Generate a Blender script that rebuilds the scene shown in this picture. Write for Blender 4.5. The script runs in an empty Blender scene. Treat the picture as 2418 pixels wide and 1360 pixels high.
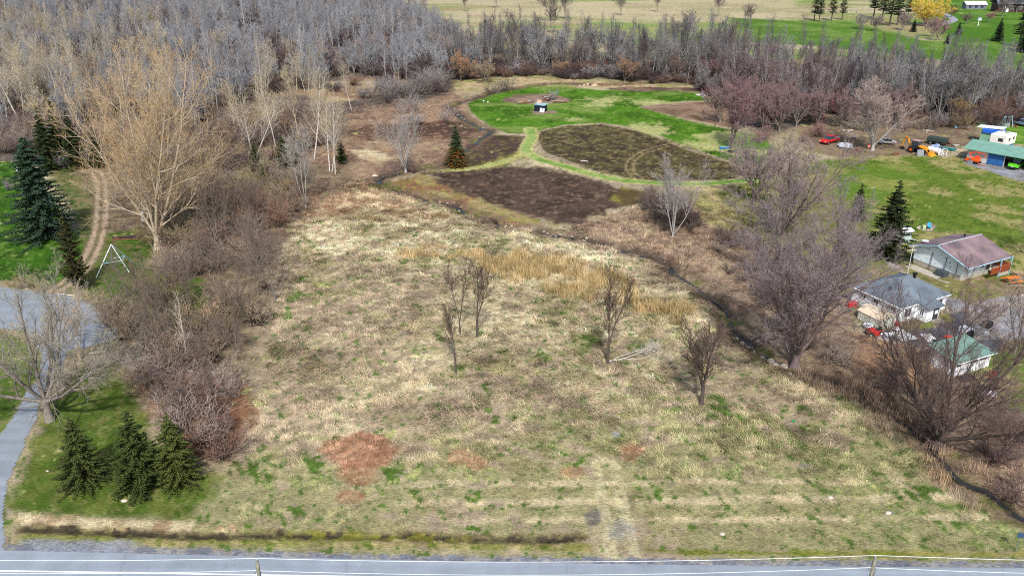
import bpy, math, random
import numpy as np
R = math.radians
sc = bpy.context.scene
# ---------------------------------------------------------------- camera, sky, sun, exposure
CAM_H, PITCH, FOC = 48.0, R(24.0), 1950.0
cam_d = bpy.data.cameras.new('camera'); cam = bpy.data.objects.new('camera', cam_d); sc.collection.objects.link(cam)
cam.location = (0, 0, CAM_H); cam.rotation_euler = (math.pi/2 - PITCH, 0, 0)
cam_d.sensor_width = 36; cam_d.lens = 36*FOC/2418; cam_d.clip_start = 0.5; cam_d.clip_end = 12000
sc.camera = cam
world = bpy.data.worlds.new('World'); sc.world = world; world.use_nodes = True
nt = world.node_tree; bg = nt.nodes['Background']; sky = nt.nodes.new('ShaderNodeTexSky')
SUN_AZ, SUN_EL = R(178), R(48)          # compass style: 0 = +Y, clockwise
sky.sky_type = 'NISHITA'; sky.sun_disc = False; sky.sun_elevation = SUN_EL; sky.sun_rotation = SUN_AZ
sky.air_density = 1.0; sky.dust_density = 2.5; sky.ozone_density = 1.0
nt.links.new(sky.outputs[0], bg.inputs[0]); bg.inputs[1].default_value = 0.12
sun_d = bpy.data.lights.new('sun', 'SUN'); sun = bpy.data.objects.new('sun', sun_d); sc.collection.objects.link(sun)
sun_d.energy = 3.3; sun_d.angle = R(3.0); sun_d.color = (1, 0.97, 0.93)
from mathutils import Vector
sdir = Vector((math.sin(SUN_AZ)*math.cos(SUN_EL), math.cos(SUN_AZ)*math.cos(SUN_EL), math.sin(SUN_EL)))
sun.rotation_euler = sdir.to_track_quat('Z', 'Y').to_euler()
sc.view_settings.view_transform = 'Standard'; sc.view_settings.look = 'None'
sc.view_settings.gamma = 1; sc.view_settings.use_curve_mapping = False; sc.view_settings.exposure = 0.28
sc.cycles.use_denoising = False
sc.cycles.sample_clamp_indirect = 1.5; sc.cycles.sample_clamp_direct = 8; sc.cycles.max_bounces = 4; sc.cycles.diffuse_bounces = 2; sc.cycles.glossy_bounces = 2; sc.cycles.transmission_bounces = 2
sc.cycles.pixel_filter_type = 'BLACKMAN_HARRIS'; sc.cycles.filter_width = 1.05

# ---------------------------------------------------------------- maths helpers
SP, CP = math.sin(PITCH), math.cos(PITCH)
def G(px, py, z=0.0):
    """ground point (height z) seen at photo position px, py"""
    v = (py-680)/FOC; Z = (CAM_H-z)/(SP+v*CP)
    return ((px-1209)/FOC*Z, Z*(CP-v*SP))
def hgt(px, py, ptop):
    """height of something whose foot is seen at px, py and whose top at row ptop"""
    X, Y = G(px, py); dep = PITCH+math.atan((ptop-680)/FOC)
    return CAM_H-Y*math.tan(dep)
def scale_at(py):            # photo pixels per metre
    return (FOC*SP+(py-680)*CP)/CAM_H
def yaw(a, b):
    p, q = G(*a), G(*b); return math.atan2(q[1]-p[1], q[0]-p[0])
def dist(a, b):
    p, q = G(*a), G(*b); return math.hypot(q[1]-p[1], q[0]-p[0])
def S(r, g, b, k=1.0):
    f = lambda c: (c/255/12.92 if c/255 <= .04045 else ((c/255+.055)/1.055)**2.4)*k
    return np.array([f(r), f(g), f(b)])
_tab = np.random.RandomState(7).rand(256, 256)
def vnoise(x, y, seed=0):
    x = x+seed*17.37; y = y+seed*9.71
    xi = np.floor(x).astype(int); yi = np.floor(y).astype(int); fx = x-xi; fy = y-yi
    fx = fx*fx*(3-2*fx); fy = fy*fy*(3-2*fy)
    a = _tab[xi & 255, yi & 255]; b = _tab[(xi+1) & 255, yi & 255]; c = _tab[xi & 255, (yi+1) & 255]; d = _tab[(xi+1) & 255, (yi+1) & 255]
    return (a*(1-fx)+b*fx)*(1-fy)+(c*(1-fx)+d*fx)*fy
def fbm(x, y, s, seed=0, o=3):
    t = 0; a = .5; w = 0
    for i in range(o):
        t = t+a*vnoise(x/s*2**i, y/s*2**i, seed+i*3); w += a; a *= .55
    return t/w
def sm(x, a, b):
    t = np.clip((x-a)/(b-a), 0, 1); return t*t*(3-2*t)
def polyw(pts): return np.array([G(*p) for p in pts])
def sdist(x, y, P, closed=True):
    """signed distance to a polygon (inside positive), or distance to a polyline"""
    d2 = np.full(x.shape, 1e18); ins = np.zeros(x.shape, bool); n = len(P)
    for i in range(n if closed else n-1):
        ax, ay = P[i]; bx, by = P[(i+1) % n]; ex, ey = bx-ax, by-ay; L = ex*ex+ey*ey+1e-12
        t = np.clip(((x-ax)*ex+(y-ay)*ey)/L, 0, 1)
        d2 = np.minimum(d2, (x-ax-t*ex)**2+(y-ay-t*ey)**2)
        if closed and ay != by:
            c = ((ay > y) != (by > y)) & (x < (bx-ax)*(y-ay)/(by-ay)+ax); ins ^= c
    d = np.sqrt(d2)
    return np.where(ins, d, -d) if closed else d
def smooth_line(pts, n=6):
    P = [np.array(p, float) for p in pts]; P = [2*P[0]-P[1]]+P+[2*P[-1]-P[-2]]; out = []
    for i in range(1, len(P)-2):
        for k in range(n):
            t = k/n; a, b, c, d = P[i-1:i+3]
            out.append(.5*((2*b)+(-a+c)*t+(2*a-5*b+4*c-d)*t*t+(-a+3*b-3*c+d)*t**3))
    out.append(P[-2]); return np.array(out)

# ---------------------------------------------------------------- materials
MATS = {}
def mat(name, col=(.5, .5, .5), rough=.8, metal=0, var=.12, scale=6.0, bump=0, attr=None, spec=.3):
    if name in MATS: return MATS[name]
    m = bpy.data.materials.new(name); m.use_nodes = True; n = m.node_tree; b = n.nodes['Principled BSDF']
    b.inputs['Roughness'].default_value = rough; b.inputs['Metallic'].default_value = metal
    b.inputs['Specular IOR Level'].default_value = spec
    tc = n.nodes.new('ShaderNodeTexCoord'); no = n.nodes.new('ShaderNodeTexNoise')
    no.inputs['Scale'].default_value = scale; no.inputs['Detail'].default_value = 4
    n.links.new(tc.outputs['Object'], no.inputs['Vector'])
    mr = n.nodes.new('ShaderNodeMapRange'); mr.inputs[1].default_value = .3; mr.inputs[2].default_value = .7
    mr.inputs[3].default_value = 1-var; mr.inputs[4].default_value = 1+var
    n.links.new(no.outputs[0], mr.inputs[0])
    mx = n.nodes.new('ShaderNodeVectorMath'); mx.operation = 'SCALE'
    if attr:
        at = n.nodes.new('ShaderNodeAttribute'); at.attribute_name = attr[0]; at.attribute_type = attr[1]
        n.links.new(at.outputs['Vector'], mx.inputs[0])
    else: mx.inputs[0].default_value = tuple(col)
    n.links.new(mr.outputs[0], mx.inputs['Scale']); n.links.new(mx.outputs[0], b.inputs['Base Color'])
    if bump:
        bp = n.nodes.new('ShaderNodeBump'); bp.inputs['Strength'].default_value = bump; bp.inputs['Distance'].default_value = .05
        n.links.new(no.outputs[0], bp.inputs['Height']); n.links.new(bp.outputs[0], b.inputs['Normal'])
    MATS[name] = m; return m

# ---------------------------------------------------------------- mesh helpers
def mesh_np(name, V, faces, mats=(), midx=None, smooth=False):
    """V (n,3); faces = list of (m,k) int arrays"""
    me = bpy.data.meshes.new(name); V = np.asarray(V, dtype=np.float32)
    me.vertices.add(len(V)); me.vertices.foreach_set('co', V.ravel())
    ls = np.concatenate([f.ravel() for f in faces]).astype(np.int32)
    cnt = np.concatenate([np.full(len(f), f.shape[1]) for f in faces]).astype(np.int32)
    me.loops.add(len(ls)); me.loops.foreach_set('vertex_index', ls)
    me.polygons.add(len(cnt)); me.polygons.foreach_set('loop_start', np.concatenate([[0], np.cumsum(cnt)[:-1]]).astype(np.int32))
    me.polygons.foreach_set('loop_total', cnt)
    for m in mats: me.materials.append(m)
    if midx is not None: me.polygons.foreach_set('material_index', np.asarray(midx, np.int32))
    if smooth: me.polygons.foreach_set('use_smooth', np.ones(len(cnt), bool))
    me.update(calc_edges=True); return me
def link(o): sc.collection.objects.link(o); return o
def tag(o, label=None, cat=None, group=None, kind=None):
    if label: o['label'] = label
    if cat: o['category'] = cat
    if group: o['group'] = group
    if kind: o['kind'] = kind
    return o
def thing(name, label, cat, loc=(0, 0, 0), rz=0, group=None, scale=1):
    o = link(bpy.data.objects.new(name, None)); o.empty_display_size = .2
    o.location = (loc[0], loc[1], loc[2] if len(loc) > 2 else 0); o.rotation_euler = (0, 0, rz); o.scale = (scale,)*3
    return tag(o, label, cat, group)
class MB:
    def __init__(s): s.v = []; s.f = []
    def add(s, vs, fs):
        k = len(s.v); s.v += [tuple(v) for v in vs]; s.f += [tuple(i+k for i in f) for f in fs]; return s
    def box(s, c, d, rz=0, rx=0, ry=0):
        """centre, full size, rotations"""
        from mathutils import Euler
        m = Euler((rx, ry, rz)).to_matrix(); x, y, z = d[0]/2, d[1]/2, d[2]/2
        vs = [m@Vector((a*x, b*y, e*z))+Vector(c) for a in (-1, 1) for b in (-1, 1) for e in (-1, 1)]
        return s.add(vs, [(0, 1, 3, 2), (4, 6, 7, 5), (0, 4, 5, 1), (2, 3, 7, 6), (0, 2, 6, 4), (1, 5, 7, 3)])
    def prism(s, poly, z0, z1):
        n = len(poly); vs = [(p[0], p[1], z0) for p in poly]+[(p[0], p[1], z1) for p in poly]
        return s.add(vs, [tuple(range(n))[::-1], tuple(range(n, 2*n))]+[(i, (i+1) % n, (i+1) % n+n, i+n) for i in range(n)])
    def yprism(s, prof, y0, y1):
        """profile in x,z pushed along y"""
        n = len(prof); vs = [(p[0], y0, p[1]) for p in prof]+[(p[0], y1, p[1]) for p in prof]
        return s.add(vs, [tuple(range(n)), tuple(range(n, 2*n))[::-1]]+[(i, i+n, (i+1) % n+n, (i+1) % n) for i in range(n)])
    def tube(s, a, b, r0, r1=None, n=8):
        r1 = r0 if r1 is None else r1; a = Vector(a); b = Vector(b); d = (b-a).normalized()
        u = d.cross(Vector((0, 0, 1)) if abs(d.z) < .9 else Vector((1, 0, 0))).normalized(); w = d.cross(u)
        vs = [p+(u*math.cos(2*math.pi*i/n)+w*math.sin(2*math.pi*i/n))*r for p, r in ((a, r0), (b, r1)) for i in range(n)]
        return s.add(vs, [tuple(range(n))[::-1], tuple(range(n, 2*n))]+[(i, (i+1) % n, (i+1) % n+n, i+n) for i in range(n)])
    def path(s, pts, r, n=5):
        for a, b in zip(pts[:-1], pts[1:]): s.tube(a, b, r, r, n)
        return s
    def torus(s, c, R_, r, axis='z', n=14, m=6):
        vs = []
        for i in range(n):
            a = 2*math.pi*i/n
            for j in range(m):
                b = 2*math.pi*j/m; q = ((R_+r*math.cos(b))*math.cos(a), (R_+r*math.cos(b))*math.sin(a), r*math.sin(b))
                q = q if axis == 'z' else ((q[0], q[2], q[1]) if axis == 'y' else (q[2], q[0], q[1]))
                vs.append((c[0]+q[0], c[1]+q[1], c[2]+q[2]))
        return s.add(vs, [(i*m+j, ((i+1) % n)*m+j, ((i+1) % n)*m+(j+1) % m, i*m+(j+1) % m) for i in range(n) for j in range(m)])
    def lathe(s, c, prof, n=12):
        vs = [(c[0]+r*math.cos(2*math.pi*i/n), c[1]+r*math.sin(2*math.pi*i/n), c[2]+z) for r, z in prof for i in range(n)]
        fs = [(j*n+i, j*n+(i+1) % n, (j+1)*n+(i+1) % n, (j+1)*n+i) for j in range(len(prof)-1) for i in range(n)]
        return s.add(vs, fs+[tuple(range(n))[::-1], tuple(range((len(prof)-1)*n, len(prof)*n))])
    def rock(s, c, d, seed=0):
        rr = random.Random(seed); n = 8; prof = [(.55, 0), (.95, .2), (1, .5), (.75, .85), (.3, 1)]
        vs = []
        for r, z in prof:
            for i in range(n):
                a = 2*math.pi*i/n; k = r*rr.uniform(.8, 1.15)
                vs.append((c[0]+k*math.cos(a)*d[0]/2, c[1]+k*math.sin(a)*d[1]/2, c[2]+(z+rr.uniform(-.07, .07))*d[2]))
        fs = [(j*n+i, j*n+(i+1) % n, (j+1)*n+(i+1) % n, (j+1)*n+i) for j in range(4) for i in range(n)]
        return s.add(vs, fs+[tuple(range(n))[::-1], tuple(range(4*n, 5*n))])
    def mesh(s, name, m, bev=0, smooth=False):
        me = bpy.data.meshes.new(name); me.from_pydata([tuple(v) for v in s.v], [], s.f); me.materials.append(m)
        if bev:
            import bmesh
            b = bmesh.new(); b.from_mesh(me); bmesh.ops.recalc_face_normals(b, faces=b.faces)
            bmesh.ops.bevel(b, geom=[e for e in b.edges], offset=bev, segments=1, affect='EDGES', clamp_overlap=True); b.to_mesh(me); b.free()
        else:
            import bmesh
            b = bmesh.new(); b.from_mesh(me); bmesh.ops.recalc_face_normals(b, faces=b.faces); b.to_mesh(me); b.free()
        if smooth: me.polygons.foreach_set('use_smooth', np.ones(len(me.polygons), bool))
        me.update(); return me
    def build(s, name, m, parent=None, bev=0, smooth=False):
        o = link(bpy.data.objects.new(name, s.mesh(name, m, bev, smooth)))
        if parent: o.parent = parent
        return o
def copy_tree(o, parent=None):
    c = link(o.copy()); c.parent = parent
    for ch in o.children: copy_tree(ch, c)
    return c
# scatter a kit of meshes on points as instances (only for what nobody could count)
def scatter(name, label, cat, P, protos, scl, rot, tint, idx):
    col = bpy.data.collections.new(name+'_kit')
    for i, me in enumerate(protos): col.objects.link(bpy.data.objects.new('%s_piece_%s' % (name, chr(97+i)), me))
    me = bpy.data.meshes.new(name); n = len(P); me.vertices.add(n); me.vertices.foreach_set('co', np.asarray(P, np.float32).ravel())
    for k, arr in (('scl', scl), ('rot', rot), ('tint', tint)):
        a = me.attributes.new(k, 'FLOAT_VECTOR', 'POINT'); a.data.foreach_set('vector', np.asarray(arr, np.float32).ravel())
    a = me.attributes.new('pick', 'INT', 'POINT'); a.data.foreach_set('value', np.asarray(idx, np.int32))
    o = link(bpy.data.objects.new(name, me)); tag(o, label, cat, kind='stuff')
    g = bpy.data.node_groups.new(name, 'GeometryNodeTree')
    g.interface.new_socket('Geometry', in_out='INPUT', socket_type='NodeSocketGeometry'); g.interface.new_socket('Geometry', in_out='OUTPUT', socket_type='NodeSocketGeometry')
    gi = g.nodes.new('NodeGroupInput'); go = g.nodes.new('NodeGroupOutput'); ip = g.nodes.new('GeometryNodeInstanceOnPoints')
    ci = g.nodes.new('GeometryNodeCollectionInfo'); ci.inputs['Collection'].default_value = col
    ci.inputs['Separate Children'].default_value = True; ci.inputs['Reset Children'].default_value = True
    def na(nm, ty):
        x = g.nodes.new('GeometryNodeInputNamedAttribute'); x.data_type = ty; x.inputs['Name'].default_value = nm; return x.outputs['Attribute']
    L = g.links.new; L(gi.outputs[0], ip.inputs['Points']); L(ci.outputs[0], ip.inputs['Instance'])
    ip.inputs['Pick Instance'].default_value = True; L(na('pick', 'INT'), ip.inputs['Instance Index'])
    e = g.nodes.new('FunctionNodeEulerToRotation'); L(na('rot', 'FLOAT_VECTOR'), e.inputs[0]); L(e.outputs[0], ip.inputs['Rotation'])
    L(na('scl', 'FLOAT_VECTOR'), ip.inputs['Scale']); L(ip.outputs[0], go.inputs[0])
    md = o.modifiers.new('scatter', 'NODES'); md.node_group = g
    return o
# ---------------------------------------------------------------- where the ground changes (photo positions laid on the ground)
CREEK = smooth_line([G(*p) for p in [(1545, 196), (1400, 200), (1300, 197), (1200, 212), (1120, 232), (1072, 246), (1068, 262), (1100, 283), (1140, 300), (1152, 312), (1120, 340), (1040, 385), (960, 405), (890, 425), (935, 446), (1010, 470), (1080, 490), (1140, 512), (1200, 533), (1290, 548), (1390, 568), (1480, 590), (1560, 618), (1620, 655), (1680, 703), (1740, 770), (1800, 830), (1900, 880), (1990, 905), (2060, 935), (2120, 975), (2190, 1040), (2260, 1110), (2340, 1165), (2440, 1225), (2560, 1270)]], 4)
_j = np.arange(len(CREEK)); CREEK = CREEK+np.c_[np.sin(_j*1.3)*.35+np.sin(_j*.71+2)*.45, np.cos(_j*1.1)*.35+np.sin(_j*.53)*.4]*np.clip(CREEK[:, 1:2]/110, .55, 1)
DITCH = smooth_line([G(*p) for p in [(60, 1246), (250, 1254), (420, 1262), (560, 1262), (750, 1262), (950, 1265), (1120, 1271), (1300, 1271), (1372, 1266)]], 3)
BURN1 = polyw([(1275, 310), (1330, 299), (1420, 294), (1500, 308), (1560, 330), (1640, 360), (1720, 385), (1750, 408), (1735, 424), (1650, 427), (1560, 430), (1480, 421), (1400, 402), (1335, 378), (1285, 358), (1268, 330)])
BURN2 = polyw([(1010, 408), (1100, 400), (1200, 394), (1290, 398), (1400, 425), (1530, 458), (1510, 478), (1430, 500), (1370, 527), (1320, 532), (1240, 510), (1160, 478), (1060, 445)])
BURN3 = polyw([(1150, 318), (1245, 322), (1248, 348), (1180, 375), (1110, 392), (1040, 400), (1060, 360), (1120, 335)])
BURN4 = polyw([(820, 312), (880, 296), (1000, 288), (1100, 286), (1145, 305), (1100, 330), (1000, 325), (900, 330), (840, 328)])
GARDEN = polyw([(1105, 245), (1130, 228), (1180, 214), (1260, 206), (1330, 204), (1420, 214), (1520, 212), (1600, 216), (1650, 222), (1690, 238), (1600, 240), (1510, 252), (1560, 268), (1650, 292), (1720, 305), (1790, 320), (1830, 350), (1800, 385), (1760, 388), (1720, 380), (1640, 352), (1560, 322), (1500, 302), (1420, 290), (1330, 296), (1280, 308), (1265, 320), (1240, 316), (1200, 316), (1160, 300), (1110, 265)])
PATHL = smooth_line([G(*p) for p in [(1252, 305), (1256, 325), (1244, 345), (1243, 358), (1270, 375), (1330, 392), (1400, 412), (1480, 427), (1560, 433), (1650, 434), (1740, 428), (1800, 425)]], 5)
PATH2 = smooth_line([G(*p) for p in [(1245, 362), (1200, 378), (1140, 394), (1060, 403), (1000, 402)]], 4)
YARD = polyw([(1720, 440), (1800, 420), (1900, 385), (2040, 368), (2180, 368), (2290, 372), (2350, 400), (2500, 430), (2600, 560), (2500, 640), (2330, 650), (2180, 560), (2100, 620), (2000, 640), (1990, 560), (1900, 500), (1800, 480)])
YARDB = polyw([(2300, 290), (2420, 285), (2520, 290), (2520, 350), (2390, 340), (2330, 318)])
DIRT = polyw([(1880, 300), (2000, 290), (2150, 300), (2300, 300), (2330, 325), (2290, 345), (2240, 352), (2180, 366), (2060, 368), (1980, 372), (1900, 350)])
LAWNL = polyw([(-80, 380), (70, 384), (100, 440), (190, 560), (215, 610), (190, 655), (140, 690), (60, 668), (-80, 660)])
LAWNM = polyw([(210, 560), (330, 540), (380, 590), (330, 640), (480, 655), (490, 720), (400, 740), (300, 730), (240, 700), (150, 690), (200, 640), (245, 590)])
LAWNB = polyw([(20, 1195), (45, 1120), (95, 1010), (110, 960), (180, 870), (270, 860), (330, 960), (340, 1000), (400, 1100), (520, 1130), (500, 1180), (430, 1228), (250, 1225), (60, 1212)])
LAWNC = polyw([(-80, 780), (0, 782), (60, 800), (92, 835), (95, 890), (60, 940), (20, 1010), (-80, 1120)])
BRUSH = polyw([(150, 330), (700, 380), (800, 395), (850, 430), (720, 500), (660, 600), (640, 700), (600, 850), (580, 1000), (555, 1100), (470, 1110), (400, 1040), (340, 960), (290, 860), (270, 740), (330, 640), (260, 600), (190, 400)])
WOODF = polyw([(-200, 385), (150, 390), (250, 370), (500, 350), (800, 330), (830, 270), (1000, 240), (1100, 205), (1180, 160), (1100, 90), (1010, 40), (900, -20), (-200, -20)])
BELTF = polyw([(1060, 195), (1250, 178), (1500, 192), (1640, 205), (1700, 255), (1800, 330), (1900, 300), (2080, 296), (2200, 305), (2500, 295), (2500, 200), (2200, 175), (1900, 150), (1700, 130), (1500, 125), (1150, 120), (1040, 140)])
DRIVE = polyw([(-120, 670), (0, 677), (60, 684), (110, 692), (140, 695), (175, 702), (225, 715), (262, 738), (283, 775), (270, 800), (225, 818), (165, 830), (150, 870), (120, 905), (100, 945), (82, 1000), (48, 1080), (20, 1150), (12, 1195), (14, 1240), (20, 1275), (14, 1290), (10, 1322), (-120, 1322), (-100, 1180), (-30, 1060), (25, 990), (62, 925), (88, 890), (94, 850), (84, 815), (60, 792), (30, 780), (-120, 768)])
TRACK = smooth_line([G(*p) for p in [(228, 405), (240, 440), (240, 500), (232, 555), (210, 610), (175, 655), (120, 692)]], 5)
RUST = [(850, 1062, 92, 44), (842, 1120, 52, 34), (1088, 1082, 30, 17), (1128, 1095, 28, 13), (1488, 1068, 26, 22), (1352, 1115, 32, 14), (828, 1172, 36, 20), (1510, 1062, 20, 14)]
GREENS = [(610, 1110, 48, 30), (742, 1105, 28, 34), (928, 1118, 38, 24), (700, 1205, 26, 16), (1110, 1245, 20, 6), (820, 1128, 60, 12), (2180, 1165, 60, 26), (1720, 970, 60, 26), (1390, 800, 30, 14), (1500, 820, 24, 10), (700, 700, 26, 14), (680, 745, 20, 20), (960, 615, 20, 8), (1080, 888, 20, 10), (1470, 860, 20, 8), (1040, 800, 14, 8), (1435, 530, 34, 5)]
ROAD = [(-400, 1290), (0, 1300), (500, 1310), (806, 1320), (1300, 1330), (1612, 1334), (2418, 1341), (2900, 1344)]
RW = [np.array(G(*p)) for p in ROAD]

PAL = {k: S(*v) for k, v in dict(
    straw=(208, 192, 156), pale=(230, 216, 182), mauve=(168, 151, 127), brown=(140, 121, 97), olive=(156, 152, 108), green=(112, 130, 68),
    lawn=(60, 100, 24), lawn2=(96, 130, 50), lawnd=(42, 72, 18), garden=(84, 134, 46), garden2=(122, 158, 82), gpale=(178, 178, 118),
    burn=(70, 60, 46), burn2=(104, 98, 60), burnp=(86, 70, 60), rust=(180, 138, 110), rust2=(156, 116, 92), mud=(70, 62, 54), wet=(52, 48, 42),
    floor=(112, 92, 80), floor2=(134, 108, 88), gravel=(150, 148, 146), dirt=(150, 130, 112), yard=(122, 138, 62), yard2=(98, 128, 44), gold=(206, 166, 98),
    rut=(182, 160, 136), path=(148, 168, 98), moss=(140, 140, 44), pink=(178, 140, 120), litter=(152, 122, 94)).items()}
def paint(x, y):
    x = np.asarray(x, float); y = np.asarray(y, float); P = PAL
    def mx(c, d, w): return c*(1-w[..., None])+np.asarray(d)*w[..., None]
    n1 = fbm(x, y, 16, 1); n2 = fbm(x, y*1.3, 5, 2); n3 = fbm(x+y*.3, y, 1.5, 3); n4 = fbm(x*1.4+y*.8, y-x*.4, .8, 9, 2); n5 = fbm(x, y, 8, 6)
    dep = np.degrees(np.arctan2(CAM_H, y)); px = 1209+x/(y*CP+CAM_H*SP)*FOC
    py = 680+FOC*np.tan(np.radians(dep)-PITCH)
    c = np.broadcast_to(P['mauve'], x.shape+(3,)).copy()
    # the unmown meadow: straw, mauve stalks, olive new growth
    c = mx(c, P['brown'], sm(n3+.5*n5, .72, .98)*.8)
    st = n2*.55+n3*.45
    zone = np.exp(-((py-570+(1100-px)*.10)/90)**2)*.16 + np.exp(-(((px-1250)/420)**2+((py-800)/110)**2))*.10 - np.exp(-(((px-720)/170)**2+((py-760)/150)**2))*.09
    c = mx(c, P['straw'], sm(st+zone, .38, .72)*.85)
    c = mx(c, P['pale'], sm(n2*.4+n4*.6+zone*1.1, .60, .76))
    ol = sm(py, 860, 1180)*.22+sm(px, 1500, 2200)*sm(py, 700, 900)*.12+.02
    c = mx(c, P['olive'], sm(n5*.4+n3*.6+ol, .56, .74)*.85)
    c = mx(c, P['green'], sm(n1*.25+n4*.45+n2*.3+ol*.5, .66, .80)*.8)
    stripe = sm(np.sin((y-x*.015)*2.3+2*n5), .1, .8)*sm(py, 1120, 1140)*(1-sm(py, 1225, 1240))*sm(px, 900, 1000)
    c = mx(c, P['straw'], stripe*.8*sm(n3, .25, .55))
    for k, (cx, cy, rx, ry) in enumerate(GREENS):
        d = ((px-cx)/rx)**2+((py-cy)/ry)**2
        c = mx(c, S(88, 116, 48), sm(np.exp(-d*1.1)*1.0+(n4-.5)*2.2, .40 if k < 6 else .5, .8)*(1 if k < 6 else .85))
    for k, (cx, cy, rx, ry) in enumerate(RUST):
        d = ((px-cx)/rx)**2+((py-cy)/ry)**2+(n2-.5)*1.2
        w = sm(1.25-d+(n3-.5)*1.4, 0, .5)
        c = mx(c, P['rust'], w*(.85 if k == 0 else .5)); c = mx(c, P['rust2'], w*sm(n4, .5, .75))
    # brown margin at the top left of the meadow and along the creek
    w = sm(sdist(x, y, polyw([(640, 500), (830, 400), (900, 440), (1100, 520), (1000, 525), (850, 520), (700, 520)])) + (n2-.5)*10, -1, 4)
    c = mx(c, mx(np.broadcast_to(P['litter'], c.shape), P['straw'], sm(n3, .45, .7)), w*.85)
    # behind the creek and far off
    far = sm(py, 250, 160)*0
    w = sm(-(py-240), 0, 40)
    tan = mx(np.broadcast_to(S(184, 173, 140), c.shape), S(144, 150, 96), sm(fbm(x, y*3, 60, 11), .42, .6))
    tan = mx(tan, S(122, 150, 70), sm(fbm(x, y*2.2, 40, 12), .5, .64)*sm(px, 1000, 1500))
    tan = mx(tan, S(170, 148, 118), sm(fbm(x, y*2, 26, 15), .5, .7)*.7)
    c = mx(c, tan, w)
    def band(poly, cols, soft, warp, wk=1.0, seed=20):
        nonlocal c
        d = sdist(x, y, polyw(poly) if not isinstance(poly, np.ndarray) else poly)+(n3-.5)*warp+(n2-.5)*warp
        w = sm(d, -soft, soft)*wk
        b = np.broadcast_to(cols[0], c.shape)
        if len(cols) > 1: b = mx(b, cols[1], sm(fbm(x, y, cols[3] if len(cols) > 3 else 4, seed, 4), .42, .62))
        if len(cols) > 2 and cols[2] is not None: b = mx(b, cols[2], sm(n4*.6+n3*.4, .5, .72))
        c = mx(c, b, w)
    band([(1000, 30), (1300, 10), (1700, -6), (1880, 0), (1890, 40), (1700, 55), (1400, 45), (1200, 35)], [S(192, 178, 144), S(172, 160, 126), None, 30], 6, 8, .8)
    band([(1350, 62), (1700, 60), (1900, 75), (1900, 100), (1600, 95), (1350, 90)], [S(128, 152, 78), S(152, 160, 98), None, 20], 4, 6, .8)
    band([(1720, 42), (1870, 50), (2000, 52), (2200, 100), (2500, 120), (2500, 172), (2300, 158), (2100, 128), (1900, 108), (1760, 100)], [S(86, 122, 40), S(112, 140, 62), None, 14], 3, 5)
    band([(2120, -30), (2500, -60), (2500, 130), (2250, 110), (2200, 60)], [S(78, 118, 34), S(102, 136, 54), None, 14], 3, 5)
    band([(1900, 130), (2200, 140), (2400, 168), (2500, 175), (2500, 215), (2200, 190), (1950, 165)], [S(168, 150, 118), S(140, 140, 84), None, 9], 3, 6, .9)
    band([(820, 250), (960, 235), (1080, 250), (1070, 290), (900, 310), (830, 330)], [S(168, 128, 108), S(158, 132, 110), P['brown'], 6], 1.5, 5)
    band([(800, 240), (1100, 200), (1110, 260), (1150, 330), (1040, 400), (890, 430), (700, 420), (690, 330), (700, 250)], [S(160, 136, 112), S(138, 112, 94), S(176, 150, 116), 5], 2, 5)
    band([(100, 380), (360, 360), (420, 450), (400, 600), (330, 660), (150, 700), (180, 560), (120, 440)], [S(96, 104, 56), S(130, 118, 84), S(70, 96, 40), 4], 1.5, 4)
    band([(1900, 560), (2060, 560), (2200, 610), (2500, 640), (2600, 900), (2300, 860), (2100, 800), (1990, 740)], [S(134, 128, 82), S(150, 130, 104), S(104, 114, 56), 4], 1.5, 4)
    band(WOODF, [S(104, 94, 86), S(124, 110, 96), S(86, 78, 74), 8], 4, 8)
    band([(690, 215), (760, 195), (900, 180), (1020, 150), (1060, 140), (1050, 190), (940, 220), (800, 245)], [S(188, 168, 130), S(150, 120, 96), None, 7], 3, 8, .8)
    band(BELTF, [S(90, 80, 76), S(118, 104, 88), None, 8], 3, 6, .85)
    band([(1060, 190), (1250, 180), (1500, 195), (1660, 205), (1640, 218), (1400, 205), (1200, 208), (1080, 222)], [S(188, 170, 130), S(150, 150, 92), S(150, 120, 98), 5], 1.2, 3)
    band(BRUSH, [S(128, 110, 92), S(150, 134, 106), S(104, 88, 74), 5], 2, 5)
    band([(300, 880), (340, 930), (440, 1080), (560, 1060), (600, 980), (560, 900), (420, 860)], [S(134, 96, 72), S(152, 116, 90), S(104, 80, 64), 3], 1, 3)
    band(LAWNM, [S(72, 104, 34), S(96, 110, 52), S(124, 108, 76), 4], 1.2, 3)
    w_ = None
    band(LAWNL, [P['lawn'], P['lawnd'], S(104, 134, 56), 3.2], .6, 1.2)
    band(LAWNC, [S(86, 112, 42), S(112, 128, 66), S(132, 128, 86), 3], .5, 1.2)
    band(LAWNB, [S(82, 104, 38), S(104, 116, 52), S(124, 128, 72), 3], .8, 1.6)
    # bank between lower lawn and ditch, verge
    band([(20, 1205), (60, 1213), (430, 1232), (560, 1240), (560, 1262), (60, 1250), (30, 1225)], [P['straw'], S(178, 150, 118), P['olive'], 1.2], .3, .8)
    band([(20, 1262), (60, 1255), (700, 1272), (1400, 1282), (1400, 1300), (700, 1290), (20, 1282)], [S(140, 142, 74), S(176, 162, 112), S(104, 118, 44), 1.5], .25, .6, .9)
    band([(1420, 1290), (1600, 1298), (2500, 1305), (2500, 1315), (1600, 1308)], [S(122, 128, 52), S(150, 142, 80)], .2, .5)
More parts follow.
